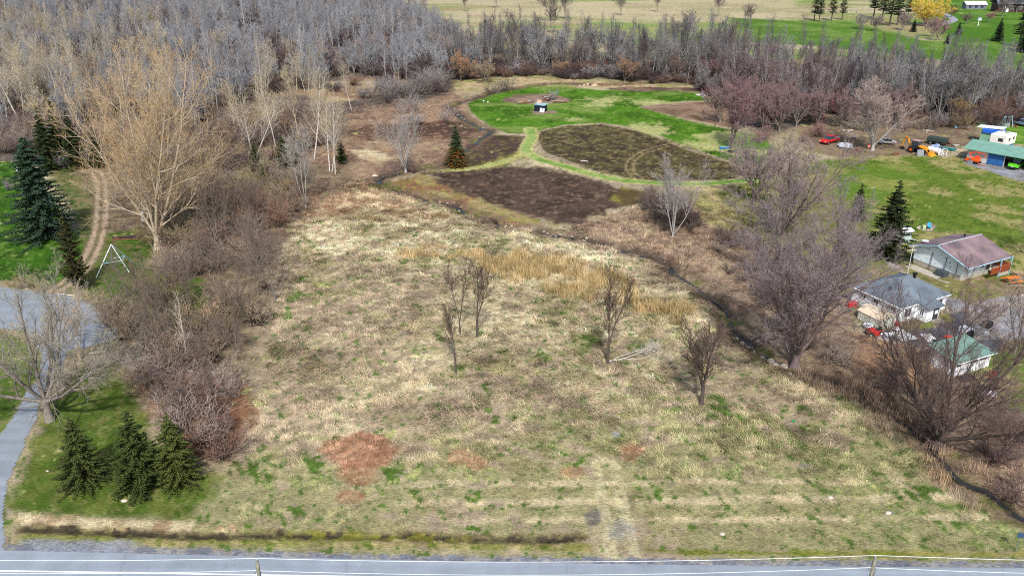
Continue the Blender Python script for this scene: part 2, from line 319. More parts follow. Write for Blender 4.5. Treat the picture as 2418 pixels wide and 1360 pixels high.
    # tan bank and old stalks right of the creek
    band([(1330, 540), (1500, 490), (1600, 470), (1760, 500), (1900, 620), (2000, 700), (2030, 800), (2100, 850), (2300, 900), (2500, 960), (2500, 1240), (2200, 1040), (1980, 890), (1800, 800), (1700, 690), (1550, 600)], [S(156, 134, 114), S(176, 154, 126), S(126, 104, 88), 4], 1.2, 3)
    band([(2020, 790), (2130, 800), (2200, 860), (2190, 930), (2080, 900), (2000, 850)], [S(184, 146, 110), S(156, 128, 104), S(124, 98, 82), 2], .8, 2)
    band([(1540, 440), (1680, 432), (1760, 470), (1760, 560), (1640, 520), (1560, 480)], [S(190, 176, 128), S(158, 156, 100), S(170, 140, 110), 3], 1.2, 2.5)
    band([(1680, 440), (1760, 470), (1840, 560), (1800, 580), (1720, 500)], [S(112, 122, 62), S(150, 146, 92)], 1, 2, .8)
    band([(2230, 840), (2500, 700), (2500, 1000), (2380, 960), (2330, 900)], [S(104, 126, 52), S(150, 132, 100), S(126, 112, 86), 4], 1, 3)
    # cultivated ground
    band([(1000, 395), (1060, 390), (1150, 375), (1245, 345), (1240, 370), (1180, 395), (1100, 410), (1010, 412)], [S(150, 146, 80), S(104, 100, 56), None, 3], .6, 1.5)
    band([(890, 440), (1000, 410), (1160, 478), (1330, 535), (1200, 530), (1000, 465)], [S(160, 142, 100), S(142, 104, 78), S(150, 148, 70), 4], .8, 2.5)
    band([(832, 354), (890, 356), (935, 380), (890, 386), (842, 372)], [P['straw'], S(190, 168, 134)], 1, 2.5)
    band([(1100, 345), (1150, 330), (1180, 340), (1140, 370), (1090, 385)], [S(190, 184, 120), S(170, 150, 110)], .8, 2)
    band(BURN4, [S(82, 62, 54), S(104, 80, 66), S(150, 122, 96), 5], 1, 4)
    band(BURN3, [S(84, 66, 62), S(74, 64, 50), S(120, 108, 66), 4], .7, 2)
    band(YARD, [S(104, 122, 46), S(158, 150, 96), S(74, 104, 28), 5], 1.2, 3)
    band([(1770, 500), (1950, 420), (2050, 520), (2010, 600), (1900, 640), (1820, 600)], [S(130, 124, 76), S(112, 122, 56), S(150, 130, 104), 4], 2, 4, .8)
    band([(1950, 400), (2150, 385), (2200, 420), (2080, 480), (1960, 460)], [P['yard2'], S(130, 140, 64), None, 5], 2.5, 4, .8)
    band(YARDB, [S(92, 138, 44), S(120, 150, 60)], 1, 2)
    band(DIRT, [S(142, 120, 102), S(120, 102, 88), S(136, 132, 84), 5], 1.2, 3)
    band(GARDEN, [S(82, 126, 30), S(62, 100, 20), S(108, 142, 50), 7], .35, .8)
    w = sm(sdist(x, y, GARDEN), 0, .5)*sm(fbm(x, y*1.6, 13, 66), .50, .66); c = mx(c, S(140, 156, 84), w*.55)
    for g in ([(1420, 240, 50, 12)], [(1530, 310, 60, 14)], [(1690, 320, 50, 12)], [(1560, 245, 70, 7)], [(1360, 282, 35, 5)], [(1270, 330, 40, 4)], [(1660, 345, 60, 14)], [(1760, 360, 50, 12)]):
        cx, cy, rx, ry = g[0]; d = ((px-cx)/rx)**2+((py-cy)/ry)**2
        c = mx(c, P['gpale'], sm(np.exp(-d*.7)+(n2-.5)*1.2+(n4-.5)*.7, .40, .78)*.9)
    band([(1180, 236), (1220, 224), (1300, 222), (1350, 236), (1330, 243), (1220, 246)], [P['dirt'], S(120, 96, 84)], .5, 1.2)
    band([(1255, 262), (1310, 262), (1318, 268), (1260, 270)], [P['dirt']], .4, .5)
    band([(1505, 254), (1560, 246), (1680, 240), (1740, 270), (1745, 305), (1680, 292), (1590, 274)], [S(150, 124, 104), S(120, 98, 76), None, 5], .5, 1.5)
    band([(1470, 205), (1660, 208), (1700, 225), (1600, 214), (1500, 217), (1430, 211)], [S(128, 108, 92), S(96, 78, 66)], .5, 1.5)
    band(BURN1, [P['burn'], S(92, 86, 54), S(134, 122, 84), 2.2], .3, 1.0)
    band(BURN2, [P['burnp'], S(70, 58, 48), S(124, 102, 84), 3], .9, 3.0)
    band([(1470, 440), (1535, 456), (1515, 480), (1470, 484), (1440, 470)], [S(134, 124, 62), S(96, 80, 52)], .8, 1.5)
    for L_, wd in ((PATHL, 1.25), (PATH2, .7)):
        d = sdist(x, y, L_, False)
        c = mx(c, S(198, 186, 130), sm(d, wd+.6, wd+.2)*.9)
        c = mx(c, mx(np.broadcast_to(S(150, 172, 96), c.shape), S(122, 158, 70), sm(n2, .4, .6)), sm(d, wd+.1, wd-.25)*(1 if wd > 1 else .6))
    # two tyre arcs on the burnt plot
    A = smooth_line([G(*p) for p in [(1570, 345), (1525, 358), (1492, 380), (1488, 405), (1512, 422)]], 5)
    d = sdist(x, y, A, False); c = mx(c, S(170, 150, 112), (sm(np.abs(d-.75), .28, .1))*.7)
    # worn two-rut track
    d = sdist(x, y, TRACK, False)
    c = mx(c, S(128, 116, 88), sm(d, 1.7, 1.2)*.8); c = mx(c, P['rut'], sm(np.abs(d-.72)+(n4-.5)*.3, .5, .28)*.95)
    # yard gravel and old tar by the houses
    band([(2090, 605), (2140, 640), (2200, 690), (2290, 715), (2420, 690), (2560, 680), (2560, 780), (2420, 800), (2330, 815), (2180, 820), (2070, 800), (2120, 770), (2235, 745), (2235, 715), (2180, 680), (2100, 628)], [S(158, 156, 158), S(176, 162, 148), S(136, 134, 136), 2], .4, .8)
    band([(2070, 790), (2130, 770), (2200, 775), (2240, 740), (2290, 735), (2300, 800), (2370, 800), (2370, 830), (2200, 850), (2150, 812)], [S(92, 98, 106), S(112, 112, 116), S(80, 84, 92), 1.5], .35, .8)
    band([(2130, 768), (2200, 752), (2240, 740), (2256, 755), (2200, 775), (2130, 782)], [S(120, 130, 64), S(150, 146, 84)], .3, .6)
    band([(2270, 372), (2330, 385), (2420, 400), (2520, 425), (2520, 450), (2400, 425), (2330, 402), (2280, 388)], [S(152, 154, 162), S(136, 134, 134)], .3, .5)
    band([(2180, 532), (2195, 528), (2210, 534), (2200, 546), (2180, 545)], [S(158, 142, 138), S(124, 104, 92)], .4, .6)
    # entrance track and puddled mud by the road
    d = sdist(x, y, np.array([G(1430, 1100), G(1445, 1180), G(1470, 1310)]), False)
    c = mx(c, S(206, 196, 156), sm(np.abs(d-.9), .75, .35)*.8*sm(n4, .25, .5))
    e = np.exp(-(((px-1400)/26)**2+((py-1225)/24)**2)); c = mx(c, S(112, 108, 104), sm(e+(n4-.5)*.6, .3, .7)*.8)
    e = np.exp(-(((px-1465)/46)**2+((py-1255)/34)**2))*.8; c = mx(c, S(164, 158, 148), sm(e+(n4-.5)*.9, .35, .8)*.7)
    for cx, cy, rx, ry in ((1455, 1026, 20, 8), (1380, 1036, 16, 6), (1900, 1100, 20, 6), (2100, 1210, 16, 6)):
        e = np.exp(-(((px-cx)/rx)**2+((py-cy)/ry)**2)); c = mx(c, S(150, 152, 160), sm(e+(n4-.5)*.8, .5, .9)*.7)
    # watercourses
    d = sdist(x, y, CREEK, False)+(n3-.5)*1.3
    c = mx(c, S(120, 96, 82), sm(d, 3.0, 1.8)*.7); c = mx(c, P['mud'], sm(d+(n2-.5)*1.6+(n4-.5)*.6, 1.1, .4)*.8)
    c = mx(c, S(100, 110, 50), sm(d, 2.4, 1.6)*sm(n2, .58, .66)*.6)
    d = sdist(x, y, DITCH, False)+(n3-.5)*.8
    c = mx(c, S(110, 100, 66), sm(d, .8, .4)*.8); c = mx(c, P['wet'], sm(d+(n4-.5)*.9+(n2-.5)*.6, .30, .10)*.8)
    e = sm(px, 640, 700)*(1-sm(px, 1080, 1130)); c = mx(c, P['moss'], sm(np.abs(d-.1), .45, .25)*e*sm(n4, .35, .55)*.55)
    # gravel shoulder
    rp = np.array(RW); d = np.interp(x, rp[:, 0], rp[:, 1])
    c = mx(c, mx(np.broadcast_to(S(128, 132, 142), c.shape), S(160, 156, 152), sm(n4, .4, .65)), sm(y-d+(n4-.5)*.5, .85, .55))
    e = sm(px, 20, 80)*(1-sm(px, 280, 360)); c = mx(c, S(150, 154, 164), sm(y-d+(n3-.5)*.6, 1.7, 1.2)*e*.8)
    return c
def relief(x, y):
    d = sdist(x, y, CREEK, False); d = d+(fbm(x, y, 2.5, 81)-.5)*1.4; z = -(.30+.55*fbm(x, y, 4, 85, 2))*sm(d, 1.6, .25)
    d = sdist(x, y, DITCH, False); z = z-.22*sm(d, .7, .15)
    rp = np.array(RW); e = y-np.interp(x, rp[:, 0], rp[:, 1])
    amp = sm(e, 2.5, 6)
    hs = np.zeros_like(x)
    for Pg in (LAWNL, LAWNB, DRIVE): hs = np.maximum(hs, sm(sdist(x, y, Pg), -2, 0))
    return z+((fbm(x, y, 1.3, 31, 3)-.5)*.42*(1-hs)*amp*sm(y, 300, 120))
def water_z(x, y): return -.48

# ---------------------------------------------------------------- ground sheet
rows = list(np.linspace(8, 40, 17)); q = 40.0
while q < 660: rows.append(q); q *= 1.0047
rows += list(np.geomspace(q, 6000, 26)); rows = np.array(sorted(set(rows)))
cols = np.concatenate([np.linspace(-3, -.64, 12)[:-1], np.linspace(-.64, .64, 620), np.linspace(.64, 3, 12)[1:]])
YY, CC = np.meshgrid(rows, cols, indexing='ij'); XX = CC*(YY+26)
ZZ = relief(XX, YY)
nr, nc = XX.shape; ii = np.arange(nr*nc).reshape(nr, nc)
F = np.stack([ii[:-1, :-1], ii[:-1, 1:], ii[1:, 1:], ii[1:, :-1]], -1).reshape(-1, 4)
def ground_mat():
    m = bpy.data.materials.new('ground'); m.use_nodes = True; n = m.node_tree; b = n.nodes['Principled BSDF']; L = n.links.new
    b.inputs['Roughness'].default_value = .95; b.inputs['Specular IOR Level'].default_value = .1
    at = n.nodes.new('ShaderNodeAttribute'); at.attribute_name = 'Col'; tc = n.nodes.new('ShaderNodeTexCoord')
    mp = n.nodes.new('ShaderNodeMapping'); mp.inputs['Rotation'].default_value = (0, 0, .6); mp.inputs['Scale'].default_value = (1, 2.4, 1); L(tc.outputs['Object'], mp.inputs[0])
    a = n.nodes.new('ShaderNodeTexNoise'); a.inputs['Scale'].default_value = 2.2; a.inputs['Detail'].default_value = 6; a.inputs['Roughness'].default_value = .75; L(mp.outputs[0], a.inputs['Vector'])
    c = n.nodes.new('ShaderNodeTexNoise'); c.inputs['Scale'].default_value = .45; c.inputs['Detail'].default_value = 5; c.inputs['Roughness'].default_value = .7; L(tc.outputs['Object'], c.inputs['Vector'])
    r1 = n.nodes.new('ShaderNodeMapRange'); r1.inputs[1].default_value = .32; r1.inputs[2].default_value = .68; r1.inputs[3].default_value = .45; r1.inputs[4].default_value = 1.35; L(a.outputs[0], r1.inputs[0])
    r2 = n.nodes.new('ShaderNodeMapRange'); r2.inputs[1].default_value = .32; r2.inputs[2].default_value = .68; r2.inputs[3].default_value = .72; r2.inputs[4].default_value = 1.25; L(c.outputs[0], r2.inputs[0])
    mu = n.nodes.new('ShaderNodeMath'); mu.operation = 'MULTIPLY'; L(r1.outputs[0], mu.inputs[0]); L(r2.outputs[0], mu.inputs[1])
    v = n.nodes.new('ShaderNodeVectorMath'); v.operation = 'SCALE'; L(at.outputs['Vector'], v.inputs[0]); L(mu.outputs[0], v.inputs['Scale']); L(v.outputs[0], b.inputs['Base Color'])
    bp = n.nodes.new('ShaderNodeBump'); bp.inputs['Strength'].default_value = .7; bp.inputs['Distance'].default_value = .25; L(a.outputs[0], bp.inputs['Height']); L(bp.outputs[0], b.inputs['Normal'])
    return m
gm = mesh_np('ground', np.stack([XX, YY, ZZ], -1).reshape(-1, 3), [F], [ground_mat()], smooth=True)
gc = paint(XX.ravel(), YY.ravel())
a = gm.attributes.new('Col', 'FLOAT_VECTOR', 'POINT'); a.data.foreach_set('vector', gc.astype(np.float32).ravel())
ground = link(bpy.data.objects.new('ground', gm)); tag(ground, 'rough spring meadow, lawns and burnt garden plots', kind='structure')

# ---------------------------------------------------------------- road, driveway, water
def ribbon(name, A, B, m, z, parent=None):
    A = np.asarray(A, float); B = np.asarray(B, float); n = len(A)
    V = np.concatenate([np.c_[A, np.full(n, z)], np.c_[B, np.full(n, z)]]); i = np.arange(n-1)
    o = link(bpy.data.objects.new(name, mesh_np(name, V, [np.stack([i, i+1, i+1+n, i+n], -1)], [m])))
    if parent: o.parent = parent
    return o
xs = np.linspace(-140, 140, 120); rp = np.array(RW); ye = np.interp(xs, rp[:, 0], rp[:, 1]); ye = np.convolve(np.pad(ye, 6, mode='edge'), np.ones(13)/13, 'valid')
def asphalt(name, c, v=.1):
    m = mat(name, c, .85, 0, v, .5, .1); n = m.node_tree; b = n.nodes['Principled BSDF']
    tc = n.nodes.new('ShaderNodeTexCoord'); no = n.nodes.new('ShaderNodeTexNoise'); no.inputs['Scale'].default_value = 9; no.inputs['Detail'].default_value = 8; no.inputs['Roughness'].default_value = .8
    n.links.new(tc.outputs['Object'], no.inputs['Vector']); mr = n.nodes.new('ShaderNodeMapRange'); mr.inputs[1].default_value = .3; mr.inputs[2].default_value = .7; mr.inputs[3].default_value = .84; mr.inputs[4].default_value = 1.16
    n.links.new(no.outputs[0], mr.inputs[0]); src = b.inputs['Base Color'].links[0].from_socket
    wr = n.nodes.new('ShaderNodeTexNoise'); wr.inputs['Scale'].default_value = 1; wr.inputs['Detail'].default_value = 3; mp = n.nodes.new('ShaderNodeMapping'); mp.inputs['Scale'].default_value = (.035, 1.1, 1)
    n.links.new(tc.outputs['Object'], mp.inputs[0]); n.links.new(mp.outputs[0], wr.inputs['Vector']); m2 = n.nodes.new('ShaderNodeMapRange'); m2.inputs[1].default_value = .3; m2.inputs[2].default_value = .7; m2.inputs[3].default_value = .86; m2.inputs[4].default_value = 1.10; n.links.new(wr.outputs[0], m2.inputs[0])
    cv = n.nodes.new('ShaderNodeTexVoronoi'); cv.feature = 'DISTANCE_TO_EDGE'; cv.inputs['Scale'].default_value = .22; n.links.new(tc.outputs['Object'], cv.inputs['Vector']); m3 = n.nodes.new('ShaderNodeMapRange'); m3.inputs[1].default_value = .002; m3.inputs[2].default_value = .012; m3.inputs[3].default_value = .9; m3.inputs[4].default_value = 1; n.links.new(cv.outputs['Distance'], m3.inputs[0])
    k1 = n.nodes.new('ShaderNodeMath'); k1.operation = 'MULTIPLY'; n.links.new(mr.outputs[0], k1.inputs[0]); n.links.new(m2.outputs[0], k1.inputs[1]); k2 = n.nodes.new('ShaderNodeMath'); k2.operation = 'MULTIPLY'; n.links.new(k1.outputs[0], k2.inputs[0]); n.links.new(m3.outputs[0], k2.inputs[1]); mr = k2
    v_ = n.nodes.new('ShaderNodeVectorMath'); v_.operation = 'SCALE'; n.links.new(src, v_.inputs[0]); n.links.new(mr.outputs[0], v_.inputs['Scale']); n.links.new(v_.outputs[0], b.inputs['Base Color'])
    return m
ASP = asphalt('asphalt', S(145, 155, 165)); ASP2 = asphalt('asphalt_dark', S(138, 146, 155))
road = ribbon('road', np.c_[xs, ye], np.c_[xs, ye-7.6], ASP, .03); tag(road, 'pale asphalt road along the bottom', kind='structure')
LINE = mat('road_paint', S(240, 240, 240), .6, var=.06)
k = ribbon('road_line', np.c_[xs, ye-1.75+.012*xs], np.c_[xs, ye-1.90+.012*xs], LINE, .038, road)
k['label'] = 'white edge line painted on the road'
k = ribbon('road_line', np.c_[xs, ye-4.9], np.c_[xs, ye-5.02], mat('yellow_paint', S(220, 180, 70)), .038, road)
# driveway sheet cut out on a fine grid so its edge can stay ragged
def patch(name, Pg, m, z, step=.35):
    x0, y0 = Pg.min(0)-1; x1, y1 = Pg.max(0)+1
    X, Y = np.meshgrid(np.arange(x0, x1, step), np.arange(y0, y1, step), indexing='ij')
    d = sdist(X, Y, Pg)+(fbm(X, Y, 1.2, 44)-.5)*.5; d = np.where(Y < np.interp(X, rp[:, 0], rp[:, 1])-.2, -1, d)
    q_ = (d[:-1, :-1] > 0) & (d[1:, :-1] > 0) & (d[1:, 1:] > 0) & (d[:-1, 1:] > 0)
    i = np.arange(X.size).reshape(X.shape); f = np.stack([i[:-1, :-1], i[1:, :-1], i[1:, 1:], i[:-1, 1:]], -1)[q_]
    u, inv = np.unique(f, return_inverse=True); V = np.stack([X.ravel(), Y.ravel(), np.full(X.size, z)], -1)[u]
    return link(bpy.data.objects.new(name, mesh_np(name, V, [inv.reshape(-1, 4)], [m])))
tag(patch('driveway', smooth_line(DRIVE, 3)[:-2], ASP2, .035, .25), 'winding grey driveway with a turning loop', kind='structure')
wm = bpy.data.materials.new('water'); wm.use_nodes = True; b = wm.node_tree.nodes['Principled BSDF']
b.inputs['Base Color'].default_value = (.03, .032, .03, 1); b.inputs['Roughness'].default_value = .3; b.inputs['Specular IOR Level'].default_value = .35
no = wm.node_tree.nodes.new('ShaderNodeTexNoise'); no.inputs['Scale'].default_value = 14; bp = wm.node_tree.nodes.new('ShaderNodeBump'); bp.inputs['Strength'].default_value = .25
wm.node_tree.links.new(no.outputs[0], bp.inputs['Height']); wm.node_tree.links.new(bp.outputs[0], b.inputs['Normal'])
def off(P, w):
    t = np.gradient(P, axis=0); t /= np.linalg.norm(t, axis=1)[:, None]+1e-9; nrm = np.c_[-t[:, 1], t[:, 0]]; return P+nrm*w, P-nrm*w
A, B = off(CREEK, (.42+.32*np.sin(np.arange(len(CREEK))*.37)*np.sin(np.arange(len(CREEK))*.13+1))[:, None]*np.clip(CREEK[:, 1:2]/100, .6, 1)); tag(ribbon('creek', A, B, wm, -.5), 'narrow dark creek winding across the land', kind='structure')
# ---------------------------------------------------------------- vegetation generators
def veg_mat(name, attr, var=.18, scale=3.0, rough=.85):
    return mat(name, (1, 1, 1), rough, 0, var, scale, 0, (attr, 'INSTANCER'), .15)
TWIG = veg_mat('twigs', 'tint')
NEEDLE = mat('needles', (1, 1, 1), .7, 0, .35, 1.6, 0, ('tint', 'INSTANCER'), .2)
def bark(name, c, var=.25, scale=4): return mat(name, c, .9, 0, var, scale, .4)
BARKS = dict(grey=bark('bark_grey', S(132, 124, 116)), dark=bark('bark_dark', S(88, 78, 72)), pale=bark('bark_pale', S(206, 198, 186)), tan=bark('bark_tan', S(186, 170, 148)), silver=bark('bark_silver', S(166, 164, 160)), mauve=bark('bark_mauve', S(112, 98, 96)))
def nrm(v): return v/(np.linalg.norm(v, axis=-1, keepdims=True)+1e-9)
def perp_frame(d):
    ref = np.where(np.abs(d[:, 2:3]) < .9, np.array([[0, 0, 1.]]), np.array([[1., 0, 0]]))
    u = nrm(np.cross(d, ref)); return u, np.cross(d, u)
def tubes(P, Rr, S_):
    N, K, _ = P.shape; u, w = perp_frame(nrm(P[:, -1]-P[:, 0])); a = 2*np.pi*np.arange(S_)/S_
    V = P[:, :, None, :]+Rr[:, :, None, None]*(np.cos(a)[None, None, :, None]*u[:, None, None, :]+np.sin(a)[None, None, :, None]*w[:, None, None, :])
    i = np.arange(N*K*S_).reshape(N, K, S_); j = np.roll(i, -1, 2)
    return V.reshape(-1, 3), np.stack([i[:, :-1], j[:, :-1], j[:, 1:], i[:, 1:]], -1).reshape(-1, 4)
def cones(B, T, r):
    N = len(B); u, w = perp_frame(nrm(T-B)); a = 2*np.pi*np.arange(3)/3
    V = np.concatenate([B[:, None]+r[:, None, None]*(np.cos(a)[None, :, None]*u[:, None]+np.sin(a)[None, :, None]*w[:, None]), T[:, None]], 1)
    i = np.arange(N)*4; F_ = np.stack([np.stack([i+k, i+(k+1) % 3, i+3], -1) for k in range(3)], 1).reshape(-1, 3)
    return V.reshape(-1, 3), F_
def grow(rs, start, dirs, lens, rads, levels, split=2):
    """levels: dicts K,S,wob,trop + for the children n,t0,t1,ang,dang,rat,fall,rr. Returns wood (V,quads) and crown (V,quads,tris)"""
    wood, crown, tri = [], [], []
    P0, D, Ln, Rd = [np.asarray(q, float) for q in (start, dirs, lens, rads)]; D = nrm(D)
    for li, lv in enumerate(levels):
        last = li == len(levels)-1; K = lv.get('K', 3)
        if last: tri.append(cones(P0, P0+nrm(D+np.array([0, 0, lv.get('trop', .1)]))*Ln[:, None], Rd)); break
        pts = [P0]; d = D
        for k in range(K):
            d = nrm(d+rs.randn(*d.shape)*lv.get('wob', .1)+np.array([0, 0, lv.get('trop', .05)])); pts.append(pts[-1]+d*(Ln/K)[:, None])
        pts = np.stack(pts, 1); tt = np.linspace(0, 1, K+1); rr = Rd[:, None]*(1-tt[None]*lv.get('taper', .75))
        (wood if li < split else crown).append(tubes(pts, rr, lv.get('S', 3)))
        nx = levels[li+1]; n = nx['n']; N = len(P0)
        t = nx['t0']+(nx['t1']-nx['t0'])*((np.arange(n)[None]+rs.rand(N, n))/n); f = t*K; i0 = np.minimum(f.astype(int), K-1); fr = (f-i0)[..., None]
        ar = np.arange(N)[:, None]; A, B = pts[ar, i0], pts[ar, i0+1]; pos = A*(1-fr)+B*fr; pd = nrm(B-A)
        az = rs.rand(N, 1)*6.28+np.arange(n)[None]*2.4+rs.randn(N, n)*.4
        u, w = perp_frame(pd.reshape(-1, 3)); az = az.reshape(-1, 1); an = nx['ang']+rs.randn(N*n, 1)*nx.get('dang', .15)
        nd = np.cos(an)*pd.reshape(-1, 3)+np.sin(an)*(np.cos(az)*u+np.sin(az)*w)
        ln = (Ln[:, None]*nx['rat']*(1-nx.get('fall', .4)*(t-nx['t0'])/(nx['t1']-nx['t0']+1e-6))*(.7+.6*rs.rand(N, n))).reshape(-1)
        rd = np.maximum((Rd[:, None]*(1-t*lv.get('taper', .75))*nx.get('rr', .5)).reshape(-1), nx.get('rmin', .006))
        if last is False and 'rmax' in nx: rd = np.minimum(rd, nx['rmax'])
        P0, D, Ln, Rd = pos.reshape(-1, 3), nrm(nd), ln, rd
    def cat(parts):
        if not parts: return None
        V, F_, k = [], [], 0
        for v, f in parts: V.append(v); F_.append(f+k); k += len(v)
        return np.concatenate(V), F_
    return cat(wood), cat(crown+tri)
def as_meshes(name, wc, bm, one=False, tm=None):
    (wv, wf), (cv, cf) = wc; tm = tm or (NEEDLE if name in ('spruce_tree', 'cedar_tree', 'pine_tree') else TWIG)
    if one:
        fs = list(wf)+[f+len(wv) for f in cf]; quads = [f for f in fs if f.shape[1] == 4]; tris = [f for f in fs if f.shape[1] == 3]
        mi = np.concatenate([np.full(len(f), 0 if k < len(wf) or (f.shape[1] == 4 and f.shape[0] and tm is TWIG) else 1) for k, f in enumerate(fs)])
        return mesh_np(name, np.concatenate([wv, cv]), fs, [bm, tm], mi)
    return mesh_np('trunk', wv, wf, [bm]), mesh_np('crown', cv, cf, [tm, bm], np.concatenate([np.full(len(f), int(tm is TWIG and f.shape[1] == 4)) for f in cf]))

def aspen(seed, H=16, n=(30, 6, 7), tw=.03, spread=.27, ang=.7, r=.16, t0=.33, lean=.03, stems=1):
    rs = np.random.RandomState(seed); st = rs.randn(stems, 3)*[.4, .4, 0]*(stems > 1); dr = np.c_[rs.randn(stems, 2)*(lean+.1*(stems > 1)), np.ones(stems)]
    return grow(rs, st, dr, H*(.8+.2*rs.rand(stems)) if stems > 1 else [H], [r]*stems, [
        dict(K=7, S=5, wob=.035, trop=.03, taper=.9),
        dict(n=n[0], t0=t0, t1=.98, ang=ang, dang=.15, rat=spread, fall=.55, rr=.4, K=3, S=3, wob=.10, trop=.16, rmin=tw),
        dict(n=n[1], t0=.2, t1=1, ang=.6, rat=.5, fall=.5, rr=.6, K=1, S=3, wob=.1, trop=.1, rmin=tw*.7),
        dict(n=n[2], t0=.1, t1=1, ang=.6, dang=.3, rat=.6, fall=.3, rr=.7, rmin=tw*.8, trop=.15)])
def maple(seed, H=20, stems=5, n=(8, 7, 7, 5), open_=.35, tw=.018, r=.35, fork=2.0, droop=0, trat=.78, t0=.25, ang=.55):
    """a forked, wide-crowned tree"""
    rs = np.random.RandomState(seed); az = np.arange(stems)*6.283/stems+rs.rand(stems)*.8; a = open_*(.55+.7*rs.rand(stems)); a[0] *= .3
    dr = np.c_[np.cos(az)*np.sin(a), np.sin(az)*np.sin(a), np.cos(a)]; st = np.tile([0, 0, fork*.8], (stems, 1))+dr*.05
    wc = grow(rs, st, dr, H*trat*(.8+.3*rs.rand(stems)), r*.62*(.75+.4*rs.rand(stems)), [
        dict(K=6, S=6, wob=.07, trop=.06, taper=.8),
        dict(n=n[0], t0=t0, t1=.97, ang=ang, dang=.18, rat=.46, fall=.45, rr=.6, K=5, S=4, wob=.11, trop=.09-droop, rmin=tw*1.3),
        dict(n=n[1], t0=.2, t1=1, ang=.6, dang=.2, rat=.46, fall=.4, rr=.6, K=3, S=3, wob=.12, trop=.08-droop, rmin=tw*1.1),
        dict(n=n[2], t0=.15, t1=1, ang=.55, dang=.2, rat=.5, fall=.3, rr=.6, K=2, S=3, wob=.12, trop=.08-droop, rmin=tw),
        dict(n=n[3], t0=.1, t1=1, ang=.5, dang=.25, rat=.6, fall=.2, rr=.8, rmin=tw*.85, trop=.1-droop)])
    tv, tf = tubes(np.array([[[0, 0, -.3], [0, 0, .25], [0, 0, fork*.5], [0, 0, fork]]]), np.array([[r*1.75, r*1.25, r, r*.95]]), 9)
    (wv, wf), cr = wc
    return (np.concatenate([wv, tv]), list(wf)+[tf+len(wv)]), cr
def bush(seed, H=2.6, stems=12, n=(6, 6), open_=.9, tw=.016):
    rs = np.random.RandomState(seed); az = rs.rand(stems)*6.283; a = open_*np.sqrt(rs.rand(stems)); dr = np.c_[np.cos(az)*np.sin(a), np.sin(az)*np.sin(a), np.cos(a)]
    return grow(rs, np.c_[rs.randn(stems, 2)*.22*H/2.6, np.zeros(stems)-.05], dr, H*(.6+.45*rs.rand(stems)), [tw*2.6]*stems, [
        dict(K=4, S=3, wob=.13, trop=.05, taper=.6),
        dict(n=n[0], t0=.2, t1=1, ang=.6, dang=.2, rat=.48, fall=.4, rr=.6, K=2, S=3, wob=.15, trop=.05, rmin=tw),
        dict(n=n[1], t0=.1, t1=1, ang=.6, dang=.3, rat=.55, fall=.2, rr=.7, rmin=tw*.8, trop=.1)], split=1)
def conifer(seed, H=9, Rb=3, whorl=.42, nb=9, droop=.25, dens=9, low=.03, pw=.85, gap=0, spray=.42):
    rs = np.random.RandomState(seed); zs = np.arange(low*H, H*.985, whorl); B, T = [], []
    for z in zs:
        f = 1-(z/H); f = (1-((1-f)-low)/(1-low))**pw if z > low*H else 1
        L = Rb*max(f, .03)*(.85+.3*rs.rand()); m = max(4, int(nb*(.45+.55*f)))
        az = rs.rand()*6.28+np.arange(m)*6.283/m+rs.randn(m)*.2; ok = rs.rand(m) > gap; az = az[ok]; ll = L*(.72+.42*rs.rand(len(az)))
        for a_, l_ in zip(az, ll): B.append((a_, l_, z+rs.randn()*.12)); 
    B = np.array(B); az, l, z = B.T; dx, dy = np.cos(az), np.sin(az)
    def at(t): return np.stack([dx*l*t, dy*l*t, z-droop*l*t+.16*l*t*t], -1)
    bv, bf = tubes(np.stack([at(0), at(.5), at(1)], 1), np.stack([np.full(len(l), .035), np.full(len(l), .02), np.full(len(l), .01)], 1), 3)
    # needle sprays: slim tufts along both sides of each bough
    sv, sf, k = [], [], 0; u = np.stack([-dy, dx, dx*0], -1); fw = np.stack([dx, dy, dx*0], -1)
    for j in range(dens):
        t = (j+.6)/dens; cc = at(t)
        for sgn in (-1, 1):
            w_ = spray*(1.15-.6*t)*(.6+.6*rs.rand(len(l), 1))*np.minimum(1, l[:, None]/1.2); dv = nrm(u*sgn+fw*.7+rs.randn(len(l), 3)*.22+np.array([0, 0, -.12]))
            a0 = cc-fw*.10-[0, 0, .03]; a1 = cc+fw*.14; tip = cc+dv*w_*1.25; mid = cc+dv*w_*.55; up = mid+np.array([0, 0, .10])*w_/.4; dn = mid-np.array([0, 0, .07])*w_/.4+fw*.1
            n0 = len(l); sv.append(np.concatenate([a0, a1, up, dn, tip])); i = np.arange(n0)+k; k += 5*n0
            sf += [np.stack([i, i+2*n0, i+3*n0], -1), np.stack([i+n0, i+3*n0, i+2*n0], -1), np.stack([i+2*n0, i+4*n0, i+3*n0], -1), np.stack([i+n0, i+2*n0, i], -1)]
        nv = cc+rs.randn(len(l), 3)*.04; tp = nv+nrm(fw+rs.randn(len(l), 3)*.4+[0, 0, .35])*spray*.75*np.minimum(1, l[:, None]/1.2)
        v_, f_ = cones(nv, tp, np.full(len(l), .075)); sv.append(v_); sf.append(f_+k); k += len(v_)
    tp = np.array([[[0, 0, H*.93], [0, 0, H*.99]]]); tv, tf = tubes(tp, np.array([[.07, .01]]), 4)
    tr = tubes(np.array([[[0, 0, -.2], [0, 0, H*.5], [0, 0, H*.96]]]), np.array([[.018*H+.04, .011*H, .012]]), 7)
    V = np.concatenate([bv]+sv); fs = [bf]+[f+len(bv) for f in sf]
    return (tr[0], [tr[1]]), (V, fs)

